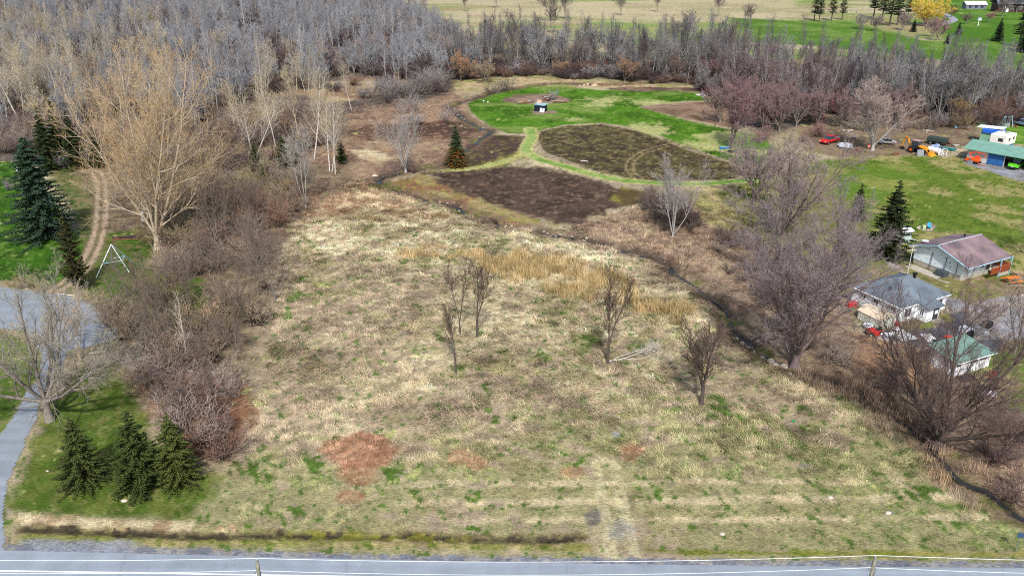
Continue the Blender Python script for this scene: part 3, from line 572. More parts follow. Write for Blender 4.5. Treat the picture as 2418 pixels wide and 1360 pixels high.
def set_tint(o, c): o['tint'] = [float(v) for v in c]; return o
CACHE = {}
def plant(name, label, cat, px, py, top, key, gen, tint, barkm='grey', group=None, rz=None, H0=10, tm=None, wide=1.0, tilt=(0, 0)):
    """a tree in parts (trunk + crown) standing at photo position px, py with its tip at row top"""
    if key not in CACHE: CACHE[key] = as_meshes(name, gen(), BARKS[barkm], tm=tm)
    tr, cr = CACHE[key]; H = hgt(px, py, top)*(1.08 if name not in ('spruce_tree', 'cedar_tree', 'pine_tree') else 1) if top is not None else H0; X, Y = G(px, py)
    co = [0]
    zmax = max(v.co.z for v in cr.vertices) if (key, 'z') not in CACHE else CACHE[(key, 'z')]; CACHE[(key, 'z')] = zmax
    s = H/zmax; e = thing(name, label, cat, (X, Y, 0), (random.random()*6.28 if rz is None else rz), group)
    e.scale = (s*wide, s*wide, s); e.rotation_euler = (tilt[0], tilt[1], e.rotation_euler[2])
    for nm, me in (('trunk', tr), ('crown', cr)):
        o = link(bpy.data.objects.new(nm, me)); o.parent = e; set_tint(o, tint)
    return e
random.seed(5)
# ---------------------------------------------------------------- conifers
DK = S(58, 70, 44); BL = S(66, 84, 70); OLV = S(88, 96, 48)
def spruce_a(): return conifer(1, 10, 3.1, .36, 12, .3, 10)
def spruce_b(): return conifer(2, 10, 2.6, .40, 10, .22, 9, low=.05)
def spruce_c(): return conifer(3, 10, 3.6, .34, 12, .28, 11, low=.02, pw=.7)
def cedar_a(): return conifer(4, 8, 1.3, .34, 9, -.3, 8, low=.10, pw=.65, gap=.15, spray=.36)
def pine_a(): return conifer(5, 20, 4.0, .9, 8, .1, 6, low=.30, pw=.6, gap=.25, spray=1.0)
plant('spruce_tree', 'tall blue-green spruce on the left lawn beside the two-rut track', 'tree', 110, 562, 322, 'sa', spruce_c, S(56, 76, 58), 'dark', rz=.4)
for px, py, tp, lb in ((118, 400, 250, 'dark evergreen at the left end of the tall evergreen clump behind the lawn'), (150, 392, 238, 'tallest dark evergreen in the clump behind the big left spruce'),
                       (182, 398, 262, 'dark evergreen at the right end of the evergreen clump behind the lawn'), (235, 395, 300, 'low dark evergreen half hidden behind the branches of the golden-budded giant tree')):
    plant('spruce_tree', lb, 'tree', px, py, tp, 'sb', spruce_b, S(54, 66, 34), 'dark')
plant('cedar_tree', 'thin dark cedar standing where the two-rut track meets the driveway', 'tree', 186, 684, 500, 'ca', cedar_a, S(66, 66, 34), 'dark')
plant('spruce_tree', 'leftmost of the three bottom-left spruces, standing a little apart', 'tree', 200, 1140, 985, 's1', spruce_a, S(76, 86, 42), 'dark', rz=0, wide=1.25)
plant('spruce_tree', 'middle of the three spruces at the bottom left, touching its right neighbour', 'tree', 335, 1150, 968, 's2', spruce_b, S(66, 78, 36), 'dark', rz=1, wide=1.4)
plant('spruce_tree', 'rightmost of the three bottom-left spruces, beside the red-brown brush', 'tree', 424, 1138, 975, 's3', lambda: conifer(8, 10, 3.0, .36, 13, .22, 11, low=.04, pw=.8, gap=.08), S(84, 94, 44), 'dark', rz=2, wide=1.15)
# the browned spruce: rusty lower boughs are their own part
e = plant('spruce_tree', 'small conical spruce with rust-brown lower branches beside the burnt ground', 'tree', 1078, 392, 294, 's1', spruce_a, S(54, 74, 42), 'dark', rz=.3)
rv = as_meshes('x', conifer(6, 6.2, 3.35, .36, 12, .3, 10, pw=.5), BARKS['dark'])[1]; rb = link(bpy.data.objects.new('rusty_boughs', rv)); rb.parent = e; rb.scale = (1, 1, .85); set_tint(rb, S(142, 92, 44)); rb['label'] = 'rust-brown lower branches'
plant('spruce_tree', 'tall black-green spruce between the pale-roofed bungalows and the big mauve maple', 'tree', 2092, 606, 425, 's2b', spruce_b, S(50, 58, 34), 'dark', wide=1.25)
plant('spruce_tree', 'narrow dark spruce just left of the tall black-green spruce in the yard', 'tree', 2022, 520, 432, 'sb', spruce_b, S(58, 70, 40), 'dark')
for i, (px, py, tp, lb) in enumerate(((606, 405, 338, 'small olive cedar among bare trunks left of the two-stemmed silver tree'), (622, 430, 385, 'lowest small cedar in the brush left of the silver tree'), (672, 400, 318, 'dark cedar behind the two-stemmed silver tree'), (700, 395, 345, 'short cedar tucked right behind the silver tree trunk'), (808, 388, 330, 'small dark cedar at the foot of the white aspens left of the pale straw patch'))):
    plant('cedar_tree', lb, 'tree', px, py, tp, 'ca', cedar_a, S(70, 78, 40), 'dark', wide=1.5)
GP = 'pines on the far lawn at the top right'
for px, py, tp, lb in ((1922, 50, -14, 'leftmost far pine standing against the tan field'), (1934, 52, -10, 'second far pine from the left against the tan field'), (1963, 50, -16, 'third far pine from the left, with an open crown'), (1988, 48, -10, 'fourth far pine, at the right end of the row against the tan field'),
                       (2062, 44, -40, 'tall dark pine in the far clump left of the yellow willow'), (2082, 50, -34, 'dark pine second in the far clump left of the yellow willow'), (2100, 62, -36, 'big dark pine in the middle of the far clump'), (2118, 60, -22, 'dark pine nearest the yellow willow'), (2142, 46, -14, 'dark pine right behind the yellow willow edge'), (2405, 112, 10, 'very large dark evergreen cut by the right edge, top right')):
    plant('pine_tree', lb, 'tree', px, py, tp, 'pa', pine_a, S(44, 56, 36), 'dark', GP, wide=1.15)
GS = 'small spruces on the far green lawn'
for px, py, tp, lb in ((2156, 76, 44, 'small dark spruce on the far lawn below the willow'), (2262, 82, 52, 'small spruce on the far lawn left of the white birdhouse pole'), (2355, 98, 42, 'neat cone-shaped spruce on the far lawn near the right edge'), (2236, 104, 78, 'smallest spruce half hidden behind the grey belt trees'), (2418, 124, 36, 'wide dark spruce at the right edge beside the cone-shaped one')):
    plant('spruce_tree', lb, 'tree', px, py, tp, 's1', spruce_a, S(40, 54, 38), 'dark', GS)

# ---------------------------------------------------------------- big bare trees, one by one
plant('cottonwood_tree', 'giant spreading cottonwood with golden buds beside the two-rut track', 'tree', 372, 590, 100, 'cw', lambda: maple(11, 28, 7, (13, 9, 6, 3), .44, .022, .46, 2.4, trat=.88, t0=.06, ang=.75), S(184, 152, 102), 'tan', rz=.4, wide=.88, tilt=(0, .09))
plant('maple_tree', 'large mauve-twigged maple on the creek bank left of the white bungalow', 'tree', 1878, 862, 462, 'mp', lambda: maple(12, 20, 7, (11, 9, 8, 6), .46, .017, .42, 1.6, trat=.88, t0=.2, ang=.58), S(142, 130, 132), 'mauve', rz=1.0, wide=1.08)
plant('maple_tree', 'grey-mauve maple behind the big creek maple, left of the yard lawn', 'tree', 1850, 560, 325, 'mq', lambda: maple(13, 20, 6, (10, 8, 7, 6), .5, .022, .36, 1.8, trat=.85, t0=.12), S(150, 134, 132), 'mauve', rz=2.2, wide=1.25)
plant('maple_tree', 'grey maple standing just left and behind the grey-mauve one above the path end', 'tree', 1778, 482, 312, 'mq', None, S(140, 128, 126), 'grey', rz=4.0, wide=1.1)
plant('maple_tree', 'dark wide tree with low heavy limbs at the lower right, over the creek', 'tree', 2212, 1052, 660, 'mr', lambda: maple(14, 18, 9, (10, 8, 7, 5), .72, .017, .46, 1.0, trat=.95, t0=.10, ang=.5), S(112, 92, 88), 'dark', rz=.2, wide=1.0)
plant('maple_tree', 'leaning dark-trunked maple with pinkish twigs beside the blue dinghy', 'tree', 1724, 352, 178, 'ms', lambda: maple(15, 18, 6, (9, 8, 7, 5), .42, .03, .38, 1.4, trat=.88), S(152, 118, 124), 'dark', rz=.5, tilt=(0, .14))
plant('maple_tree', 'round pale-branched maple behind the junk yard left of the yellow digger', 'tree', 2060, 355, 182, 'mt', lambda: maple(16, 18, 5, (10, 9, 7, 6), .5, .03, .36, 1.6, trat=.85, t0=.2), S(170, 146, 138), 'silver', rz=.8, wide=1.2)
plant('oak_tree', 'huge grey oak at the bottom left overhanging the driveway', 'tree', 118, 992, 664, 'ok', lambda: maple(17, 17, 8, (10, 8, 6, 4), .95, .015, .42, 3.2, .05, trat=.85, t0=.15, ang=.7), S(168, 162, 140), 'grey', rz=2.0, wide=1.05)
plant('driveway_tree', 'pale thin-limbed tree on the lower edge of the driveway turning loop', 'tree', 190, 850, 700, 'dt', lambda: maple(18, 10, 5, (7, 7, 6, 5), .62, .015, .16, 1.2, trat=.85), S(188, 168, 146), 'tan', rz=.7, wide=1.1)
plant('silver_tree', 'two-stemmed silver-barked tree at the left top corner of the meadow', 'tree', 722, 490, 300, 'sv', lambda: maple(19, 15, 3, (9, 7, 6, 5), .35, .02, .24, 1.0, trat=.9, t0=.35), S(172, 164, 156), 'silver', rz=.9, wide=.8)
plant('dead_tree', 'multi-stemmed grey half-dead tree in the brush left of the rust-brown spruce', 'tree', 958, 405, 250, 'dd', lambda: maple(20, 15, 8, (7, 6, 5, 3), .55, .025, .34, .8, trat=.9, t0=.3), S(150, 138, 134), 'silver', rz=.2, wide=.8)
plant('ash_tree', 'bare grey tree standing out of a dark bush above the creek middle', 'tree', 1588, 560, 366, 'as', lambda: maple(21, 14, 6, (8, 7, 6, 4), .48, .02, .22, .6, trat=.9, t0=.3), S(160, 152, 146), 'silver', rz=.4, wide=.8)
GF = 'thin bare young trees in the meadow'
for px, py, tp, k, w, lb in ((1076, 880, 722, 0, .7, 'nearest of the cluster of three young trees in the mid meadow'), (1127, 798, 626, 1, .8, 'young tree on the right of the meadow cluster of three'), (1086, 790, 622, 2, .65, 'young tree behind and left in the meadow cluster of three, its foot hidden'),
                             (1435, 860, 642, 3, .75, 'tall young tree beside the fallen white branch'), (1656, 955, 748, 4, 1.15, 'wide young tree standing alone at the lower right of the meadow')):
    plant('young_tree', lb, 'tree', px, py, tp, 'yt%d' % k, lambda k=k: maple(30+k, 8, (2, 2, 2, 3, 4)[k], (9, 6, 5, 5), (.25, .3, .2, .25, .45)[k], .017, .15, 2.0, trat=.78, t0=(.3, .3, .35, .2, .15)[k], ang=.42), S(104, 86, 76), 'dark', GF, rz=k*1.3, wide=w)
plant('white_sapling', 'slim cream-white dead sapling in the left brush', 'tree', 445, 868, 700, 'ws', lambda: aspen(40, 8, (16, 4, 3), .012, .3, .45, .09, .2), S(214, 198, 160), 'pale', rz=.5)
GL = 'bare saplings along the left brush margin'
for i, (px, py, tp, w) in enumerate(((650, 710, 555, 1.1), (570, 690, 590, .9), (612, 700, 600, .8), (500, 730, 660, .8), (575, 765, 655, .8), (305, 720, 590, .9), (372, 760, 620, .9), (450, 720, 600, .9), (560, 840, 730, .8), (515, 590, 430, .9), (600, 540, 420, .9), (470, 640, 520, .8), (520, 830, 740, .7), (330, 700, 600, .6), (400, 820, 700, .7), (480, 880, 780, .7), (540, 760, 650, .7), (610, 640, 520, .8), (350, 800, 690, .6), (420, 1000, 880, .7), (500, 960, 850, .6), (590, 610, 500, .7))):
    plant('sapling_tree', 'thin bare sapling growing out of the brown brush left of the meadow', 'tree', px, py, tp, 'sp%d' % (i % 3), lambda i=i: maple(50+i % 3, 8, 4, (8, 6, 5, 3), .38, .014, .09, .7, trat=.88, t0=.2, ang=.45), S(124, 98, 82), 'grey', GL, wide=w)
GC = 'dark thin stems along the lower creek'
for px, py, tp in ((2003, 950, 868), (2015, 960, 880), (2030, 962, 872), (2040, 968, 880), (2392, 1200, 1150), (2350, 1235, 1195), (2375, 1240, 1205)):
    plant('stem_sapling', 'dark upright stem sprouting from the tall dry grass by the creek', 'sapling', px, py, tp, 'st', lambda: aspen(60, 5, (9, 2, 2), .012, .3, .4, .05, .15), S(96, 76, 68), 'dark', GC)
plant('bare_tree', 'bare grey tree in front of the orange picnic table and gravel drive', 'tree', 2300, 800, 670, 'r1', lambda: maple(70, 9, 5, (8, 7, 6, 4), .5, .014, .13, .8, trat=.9, t0=.2), S(150, 124, 120), 'grey', rz=.3)
plant('bare_tree', 'bare slanting tree at the right edge beside the tan gravel', 'tree', 2395, 835, 640, 'r2', lambda: maple(71, 10, 4, (8, 6, 6, 4), .4, .014, .15, 1.2, trat=.9), S(140, 122, 112), 'grey', rz=.3)
plant('bare_tree', 'bare dark thin tree between the scattered white panels and the dark wide tree', 'tree', 2165, 950, 690, 'r3', lambda: maple(72, 12, 3, (7, 5, 4, 3), .22, .014, .15, 1.5, trat=.9), S(118, 96, 94), 'dark', rz=.9, wide=.7)
plant('bare_tree', 'sparse grey-green tree at the right edge of the yard lawn', 'tree', 2420, 600, 470, 'r1', None, S(128, 130, 108), 'grey', rz=2.3)
# willow
plant('willow_tree', 'round bright yellow willow at the top right among dark pines', 'tree', 2186, 62, -22, 'wi', lambda: maple(73, 14, 9, (9, 9, 8, 6), .8, .045, .4, 1.2, .05, trat=.8, t0=.15, ang=.6), S(226, 196, 62), 'tan', rz=.1, wide=1.1)
GR = 'bare trees on the far lawn'
for i, (px, py, tp, c, lb) in enumerate(((2200, 88, 36, (150, 118, 122), 'pink-grey tree just below the willow'), (2212, 96, 42, (160, 120, 122), 'wine-tinted round tree right below the willow'), (2130, 72, 26, (140, 116, 118), 'grey tree below the far pine clump'), (2246, 42, 12, (120, 56, 56), 'small wine-red tree beside the far grey path'), (2336, 54, 26, (172, 118, 118), 'low pink-grey tree right of the birdhouse pole'), (2068, 74, 34, (130, 120, 118), 'grey round tree before the far pine clump'), (2030, 70, 30, (150, 146, 146), 'pale grey tree left of the far pine clump'), (2282, 58, 30, (112, 84, 88), 'dark small tree left of the birdhouse pole'), (2366, 40, -14, (112, 108, 110), 'tall grey tree in front of the far dark house'), (2400, 30, -20, (108, 104, 108), 'grey tree at the top right corner by the dark house'))):
    plant('lawn_tree', lb, 'tree', px, py, tp, 'lt%d' % (i % 2), lambda i=i: maple(80+i % 2, 9, 6, (8, 7, 6, 4), .6, .04, .2, 1.2, trat=.85, t0=.2), S(*c), 'grey', GR, wide=1.05)
GB = 'lone bare trees beyond the grey tree belt'
for i, (px, py, tp, w) in enumerate(((1172, 20, -30, 1), (1298, 52, -34, 1.2), (1334, 46, -26, 1), (1466, 38, -20, 1.1), (1098, 28, -16, .8), (1696, 40, -16, .9), (1770, 62, 10, 1.1), (1552, 30, -20, .8), (1612, 118, 30, 1.2), (1586, 124, 40, 1), (1300, 80, 10, 1))):
    plant('field_tree', 'lone bare tree in the far tan field beyond the grey belt of trees', 'tree', px, py, tp, 'ft%d' % (i % 2), lambda i=i: maple(84+i % 2, 14, 4, (8, 7, 5, 3), .42, .05, .25, 3, trat=.8), S(108, 98, 92), 'grey', GB, wide=w)
# pale aspens and golden-tipped trees at the left of the wood
GA = 'pale aspens along the front of the left wood'
for i, (px, py, tp, k, w) in enumerate(((50, 290, 95, 0, 1.2), (68, 240, 85, 1, 1.1), (104, 255, 100, 1, 1.1), (160, 245, 70, 0, 1.4), (152, 190, 60, 1, 1.2), (16, 230, 60, 0, 1.3), (232, 215, 90, 1, 1.1), (340, 170, 85, 0, 1.1), (370, 180, 78, 1, 1.2), (395, 175, 90, 0, 1.1), (602, 378, 200, 0, 1.4), (640, 330, 180, 1, 1.1), (655, 360, 165, 2, 1), (742, 375, 150, 2, 1.1), (765, 330, 170, 1, 1.1), (792, 412, 205, 2, 1.1), (784, 405, 225, 0, .9), (706, 330, 160, 1, 1.2), (630, 222, 130, 0, 1.2), (700, 215, 120, 1, 1.3), (720, 215, 135, 2, 1.1), (275, 210, 110, 2, 1.2), (560, 330, 190, 1, 1.2), (830, 260, 150, 2, 1.0))):
    plant('aspen_tree', 'pale-barked aspen with golden tips at the front of the left wood', 'tree', px, py, tp, 'ap%d' % k, lambda k=k: aspen(90+k, 16, (26, 6, 4), .024, .36, .62, .17, .28, .06, 1 if k else 2), S(182, 166, 128), 'pale' if k != 1 else 'tan', GA, wide=w*.9)

# ---------------------------------------------------------------- the woods: same kinds, one mesh each (too small to show parts)
WOOD = [as_meshes('t', aspen(100+k, 15, (22, 5, 4), .036, .22+.04*(k % 3), .5+.1*(k % 2), .16, .25+.05*(k % 3), .05), BARKS[('silver', 'silver', 'grey', 'pale', 'silver')[k]], True) for k in range(5)] \
     + [as_meshes('t', maple(110+k, 12, 4+k, (7, 6, 5, 3), .4, .04, .2, 1.0, trat=.85, t0=.2), BARKS['silver' if k else 'grey'], True) for k in range(3)]
BELT = [as_meshes('t', aspen(150+k, 16, (24, 5, 4), .034, .19+.07*(k % 3), .45, .16, .22+.06*(k % 3), .06, 1+(k == 2)), BARKS[('grey', 'dark', 'dark', 'silver', 'grey', 'silver')[k]], True) for k in range(6)]
BUSH = [as_meshes('b', bush(120+k, 2.8+.3*k, 14, (6, 7), .8+.1*(k % 3), .02), BARKS['grey' if k % 2 else 'dark'], True) for k in range(5)]
FBUSH = [as_meshes('b', bush(130+k, 3.6, 18, (7, 7), .8, .035), BARKS['dark'], True) for k in range(3)]
rs = np.random.RandomState(3)
def in_poly(poly, dens, minpx=0):
    P = polyw(poly) if not isinstance(poly, np.ndarray) else poly; x0, y0 = P.min(0); x1, y1 = P.max(0); n = int((x1-x0)*(y1-y0)*dens)
    x = rs.uniform(x0, x1, n); y = rs.uniform(y0, y1, n); k = sdist(x, y, P) > 0; return x[k], y[k]
def pix(x, y):
    dep = np.arctan2(CAM_H, y); return 1209+x/(y*CP+CAM_H*SP)*FOC, 680+FOC*np.tan(dep-PITCH)
WA = [(-250, 350), (150, 345), (300, 300), (440, 330), (560, 250), (700, 210), (800, 225), (870, 215), (960, 205), (1040, 200), (1062, 175), (1055, 120), (1020, 60), (960, 30), (880, 12), (780, -8), (600, -26), (-250, -26)]
WB = [(1060, 176), (1250, 168), (1400, 172), (1500, 186), (1620, 196), (1680, 230), (1760, 262), (1900, 272), (2080, 268), (2200, 290), (2520, 280), (2520, 222), (2380, 205), (2200, 186), (2000, 172), (1800, 158), (1600, 138), (1400, 128), (1200, 122), (1060, 112)]
xa, ya = in_poly(WA, .046); xb, yb = in_poly(WB, .085)
k_ = fbm(xa, ya, 14, 61) > .44; xa, ya = xa[k_], ya[k_]
pxa, pya = pix(xa, ya); pxb, pyb = pix(xb, yb); k_ = fbm(xb, yb, 11, 63) > .38+.10*sm(pyb, 170, 120); xb, yb, pxb, pyb = xb[k_], yb[k_], pxb[k_], pyb[k_]
def jitter(c, n, amp=.18): return np.clip(np.asarray(c)*(1+amp*rs.randn(n, 1))*(1+.05*rs.randn(n, 3)), .005, .9)
def woodcol(px, py, n):
    g = S(130, 134, 144); t = np.tile(g, (n, 1)); w = np.clip(1.3-px/460, 0, 1)*sm(py, 35, 95); w = np.maximum(w, np.clip(.9-np.abs(px-650)/160, 0, 1)*sm(py, 120, 200)); m = (rs.rand(n) < w*.6)
    t[m] = S(172, 157, 122); m2 = rs.rand(n) < .10; t[m2] = S(150, 124, 112); return t
ta = woodcol(pxa, pya, len(xa))*(1+.16*rs.randn(len(xa), 1))*(.72+.6*fbm(xa, ya*.7, 18, 62))[:, None]; ta = np.clip(ta, .02, .8)
# belt colours: grey to the left, wine-purple round x 1750-2050, dark grey to the right
wb = np.exp(-((pxb-1850)/150)**2)*(pyb > 215); tb = np.where((rs.rand(len(xb)) < wb)[:, None], S(118, 94, 102), S(108, 109, 116)); tb = np.where((rs.rand(len(xb)) < .2)[:, None], S(104, 92, 92), tb); tb = np.clip(tb*.86*(1+.2*rs.randn(len(xb), 1)), .02, .8)
ha = 7.5+7.5*rs.rand(len(xa))**.9; hb = (7+10*rs.rand(len(xb))**1.3)*(.8+.5*fbm(xb, yb, 20, 64))
def individuals(n, x, y, h, tint, protos, name, label, cat, group, h0, near, wide=1.0, leans=0):
    order = np.argsort(y)[:n]
    for i in order:
        k = rs.randint(len(protos)); o = link(bpy.data.objects.new(name, protos[k])); s = h[i]/h0
        o.location = (x[i], y[i], -.05); o.scale = (s*wide, s*wide, s); o.rotation_euler = (rs.randn()*.04, rs.randn()*.04+leans, rs.rand()*6.28); tag(o, label, cat, group); set_tint(o, tint[i])
    keep = np.ones(len(x), bool); keep[order] = False; return keep
ka = individuals(150, xa, ya, ha, ta, WOOD, 'wood_tree', 'slender bare tree standing in the dense wood at the upper left', 'tree', 'bare trees of the upper left wood', 15, None)
kb = individuals(140, xb, yb, hb, tb, BELT+WOOD[5:], 'belt_tree', 'slender bare tree in the grey belt across the upper right', 'tree', 'bare trees of the upper right belt', 15, None, .9)
x = np.concatenate([xa[ka], xb[kb]]); y = np.concatenate([ya[ka], yb[kb]]); h = np.concatenate([ha[ka], hb[kb]])/15; t = np.concatenate([ta[ka], tb[kb]]); n = len(x)
scatter('far_wood', 'the rest of the bare grey wood reading as one mass', None, np.c_[x, y, np.zeros(n)], WOOD+BELT, np.c_[h, h, h], np.c_[rs.randn(n, 2)*.05, rs.rand(n)*6.28], t, np.where(np.arange(n) < ka.sum(), rs.randint(len(WOOD), size=n), np.where(rs.rand(n) < .3, rs.randint(5, len(WOOD), size=n), len(WOOD)+rs.randint(len(BELT), size=n))))
# undergrowth in the woods
u = [in_poly(WA, .022), in_poly([(1055, 190), (1250, 182), (1400, 190), (1500, 194), (1640, 204), (1700, 245), (1800, 285), (1900, 288), (2080, 286), (2200, 300), (2520, 292), (2520, 250), (2200, 240), (2000, 215), (1700, 175), (1500, 160), (1200, 155), (1060, 150)], .10)]
x = np.concatenate([a_[0] for a_ in u]); y = np.concatenate([a_[1] for a_ in u]); px, py = pix(x, y); n = len(x)
t = np.where((px < 560)[:, None], S(100, 86, 82), S(80, 68, 68)); t = np.where((rs.rand(n) < .3)[:, None], S(126, 98, 84), t); t = np.where(((rs.rand(n) < .5) & (np.abs(px-1850) < 170))[:, None], S(132, 82, 84), t); t = np.where((rs.rand(n) < .15)[:, None], S(146, 142, 142), t); t = np.clip(t*(1+.15*rs.randn(n, 1)), .02, .7)
h = .5+.6*rs.rand(n)
scatter('wood_undergrowth', 'tangled dark undergrowth between the trunks of the woods', None, np.c_[x, y, np.zeros(n)], FBUSH, np.c_[h*1.5, h*1.5, h], np.c_[np.zeros((n, 2)), rs.rand(n)*6.28], t, rs.randint(3, size=n))

# ---------------------------------------------------------------- shrubs
def shrubs(pts, name, label, group, tint, h=(1.8, 3), wide=1.2, protos=None, cat='shrub'):
    for p in pts:
        X, Y = G(*p[:2]) if len(p) < 4 else p[2:4]; pr = protos or BUSH; o = link(bpy.data.objects.new(name, pr[rs.randint(len(pr))])); H = rs.uniform(*h)*(p[2] if len(p) == 3 else 1); s = H/3.0*(1.25 if name in ('thicket_shrub', 'brown_shrub', 'bank_shrub', 'wood_edge_shrub') else 1)
        o.location = (X, Y, -.05); w_ = s*wide*rs.uniform(.85, 1.2); o.scale = (w_, w_, s); o.rotation_euler = (0, 0, rs.rand()*6.28); tag(o, label, cat, group)
        c = tint[rs.randint(len(tint))]; set_tint(o, np.clip(S(*c)*(1+.14*rs.randn()), .02, .8))
def spread(poly, dens):
    x, y = in_poly(poly, dens); return [(0, 0, a_, b_) for a_, b_ in zip(x, y)]
shrubs(spread([(380, 640), (480, 560), (560, 520), (640, 560), (620, 640), (560, 660), (500, 650), (400, 668)], .14), 'brown_shrub', 'brown leafless shrub in the thicket right of the giant cottonwood', 'brown shrubs beside the giant cottonwood', [(164, 144, 124), (128, 116, 106), (146, 120, 102)], (1.8, 3.2))
shrubs(spread([(335, 560), (480, 440), (560, 430), (690, 420), (740, 440), (700, 520), (620, 560), (500, 560), (400, 600)], .10), 'wood_edge_shrub', 'grey-brown leafless shrub between the giant cottonwood and the meadow corner', 'shrubs at the edge of the left wood', [(152, 138, 122), (120, 108, 100), (150, 140, 100), (154, 120, 98)], (2, 3.6))
shrubs(spread([(270, 740), (330, 720), (470, 735), (560, 740), (640, 790), (620, 850), (580, 900), (480, 880), (400, 860), (300, 850), (280, 800)], .10), 'thicket_shrub', 'tangled brown shrub in the thicket around the cream-white sapling', 'shrubs of the lower left thicket', [(158, 140, 118), (116, 104, 92), (172, 148, 118), (132, 126, 92)], (1.6, 3.4))
shrubs(spread([(320, 890), (420, 870), (560, 900), (575, 960), (560, 1040), (540, 1095), (470, 1100), (410, 1050), (370, 960)], .11), 'thicket_shrub', 'grey to red-brown shrub beside the three bottom-left spruces', 'shrubs next to the three bottom spruces', [(166, 148, 138), (150, 116, 98), (126, 104, 92), (124, 110, 108), (158, 132, 108)], (1.8, 3.2))
shrubs([(480, 940), (510, 980), (520, 1030), (530, 1080), (495, 1060), (470, 960)], 'red_shrub', 'reddish leafless shrub right of the rightmost bottom-left spruce', 'reddish shrubs by the rightmost spruce', [(150, 120, 108), (140, 110, 98)], (2.2, 3.0))
shrubs(spread([(0, 330), (140, 320), (300, 360), (330, 420), (420, 430), (560, 400), (700, 380), (800, 330), (700, 260), (560, 300), (440, 340), (300, 300), (150, 310), (0, 300)], .050), 'wood_edge_shrub', 'brown bare shrub under the pale aspens of the left wood', 'shrubs under the pale aspens', [(150, 124, 106), (116, 100, 94), (164, 138, 108), (108, 94, 90), (146, 138, 134)], (2, 4.6))
shrubs(spread([(830, 240), (880, 205), (960, 215), (1040, 190), (1070, 215), (1000, 232), (900, 246)], .06), 'grey_shrub', 'rounded grey shrub at the right corner of the left wood', 'grey shrubs at the corner of the left wood', [(140, 134, 132), (104, 92, 90), (154, 148, 146)], (3.2, 5), 1.3)
for px, py, h, lb in ((984, 295, 4.2, 'pale blue-grey round shrub above the grey half-dead tree'), (1052, 290, 3.2, 'blue-grey domed shrub left of the upper creek'), (975, 268, 4.4, 'grey shrub farthest up the red-brown slope')):
    shrubs([(px, py, 1)], 'grey_shrub', lb, None, [(158, 152, 152)], (h, h+.1), 1.1)
shrubs([(1185, 215), (1172, 220), (1200, 213), (1160, 222)], 'grey_shrub', 'olive-grey shrub in the row left above the garden lawn', 'shrubs in a row behind the upper creek', [(124, 116, 104)], (2.4, 3.4))
shrubs([(1308, 232, 1)], 'grey_shrub', 'pale grey shrub growing out of the brush pile on the garden lawn', None, [(176, 178, 176)], (3, 3.2), .8)
for px, py, h, c, lb in ((1088, 190, 10, (176, 132, 96), 'orange-brown round tree left of the clearing'), (1145, 196, 8, (160, 140, 110), 'low tan tree right of the orange-brown round tree'), (980, 84, 9, (156, 108, 72), 'rust-brown round tree inside the upper left wood'), (1475, 194, 9, (158, 122, 92), 'tan round tree at the front of the grey belt'), (1320, 180, 6, (164, 128, 98), 'small tan tree at the belt edge behind the clearing'), (1592, 190, 9, (112, 92, 84), 'dark brown tree beside the tan round tree in the belt'), (2260, 285, 7, (146, 118, 72), 'olive-tan low tree in front of the right belt'), (1690, 200, 11, (150, 98, 102), 'wine-tinted tree at the left start of the purple trees'), (310, 130, 9, (188, 142, 92), 'orange-tinted tree in the middle of the left wood')):
    plant('round_tree', lb, 'tree', px, py, None, 'rt', lambda: maple(140, 9, 7, (8, 7, 7, 5), .62, .035, .2, .8, trat=.85, t0=.2), S(*c)*.9+.01, 'grey', None, H0=h)
GRD = 'wine-red trees before the right belt'
for px, py, tp in ((1700, 290, 190), (1760, 300, 190), (1800, 305, 200), (1840, 310, 205), (1880, 300, 200), (1930, 300, 215), (1790, 270, 180), (1740, 262, 178), (1850, 275, 185), (1985, 300, 205), (2110, 300, 200)):
    plant('wine_tree', 'bushy wine-red leafless tree standing before the right belt', 'tree', px, py, tp, 'rt', None, S(136, 108, 110), 'grey', GRD, wide=.8)
shrubs(spread([(1780, 330), (1900, 330), (1960, 310), (1940, 350), (1860, 370), (1800, 360)], .04), 'red_shrub', 'pink-red leafless shrub left of the old red car', 'pink-red shrubs by the junk yard', [(162, 120, 114), (144, 106, 102)], (2, 4))
shrubs(spread([(1940, 300), (2030, 296), (2060, 310), (1990, 322)], .03), 'grey_shrub', 'pale tangled shrub behind the junk yard', 'pale shrubs behind the junk yard', [(166, 156, 138), (120, 104, 96)], (3, 5))
shrubs(spread([(2110, 300), (2290, 290), (2420, 280), (2500, 280), (2500, 296), (2300, 304), (2120, 312)], .05), 'belt_shrub', 'dark tangled shrub at the foot of the right belt', 'dark shrubs at the foot of the right belt', [(96, 78, 74), (120, 92, 80), (134, 112, 76)], (2.4, 4.4))
shrubs(spread([(1520, 470), (1570, 455), (1640, 500), (1640, 545), (1590, 560), (1530, 530)], .22), 'dark_shrub', 'dark shrub clustered round the bare grey tree above the creek middle', 'dark shrubs round the tree above the creek', [(84, 72, 70), (100, 86, 82), (134, 116, 106)], (1.6, 3.2))
shrubs(spread([(1650, 545), (1720, 520), (1800, 580), (1900, 660), (1960, 740), (2010, 800), (2000, 870), (1930, 870), (1840, 790), (1760, 720), (1700, 640)], .055), 'bank_shrub', 'pinkish-brown shrub on the creek bank under the big mauve maple', 'shrubs on the creek bank under the big maple', [(154, 136, 124), (128, 110, 100), (164, 146, 132), (118, 100, 92)], (1.2, 2.4), 1.4)
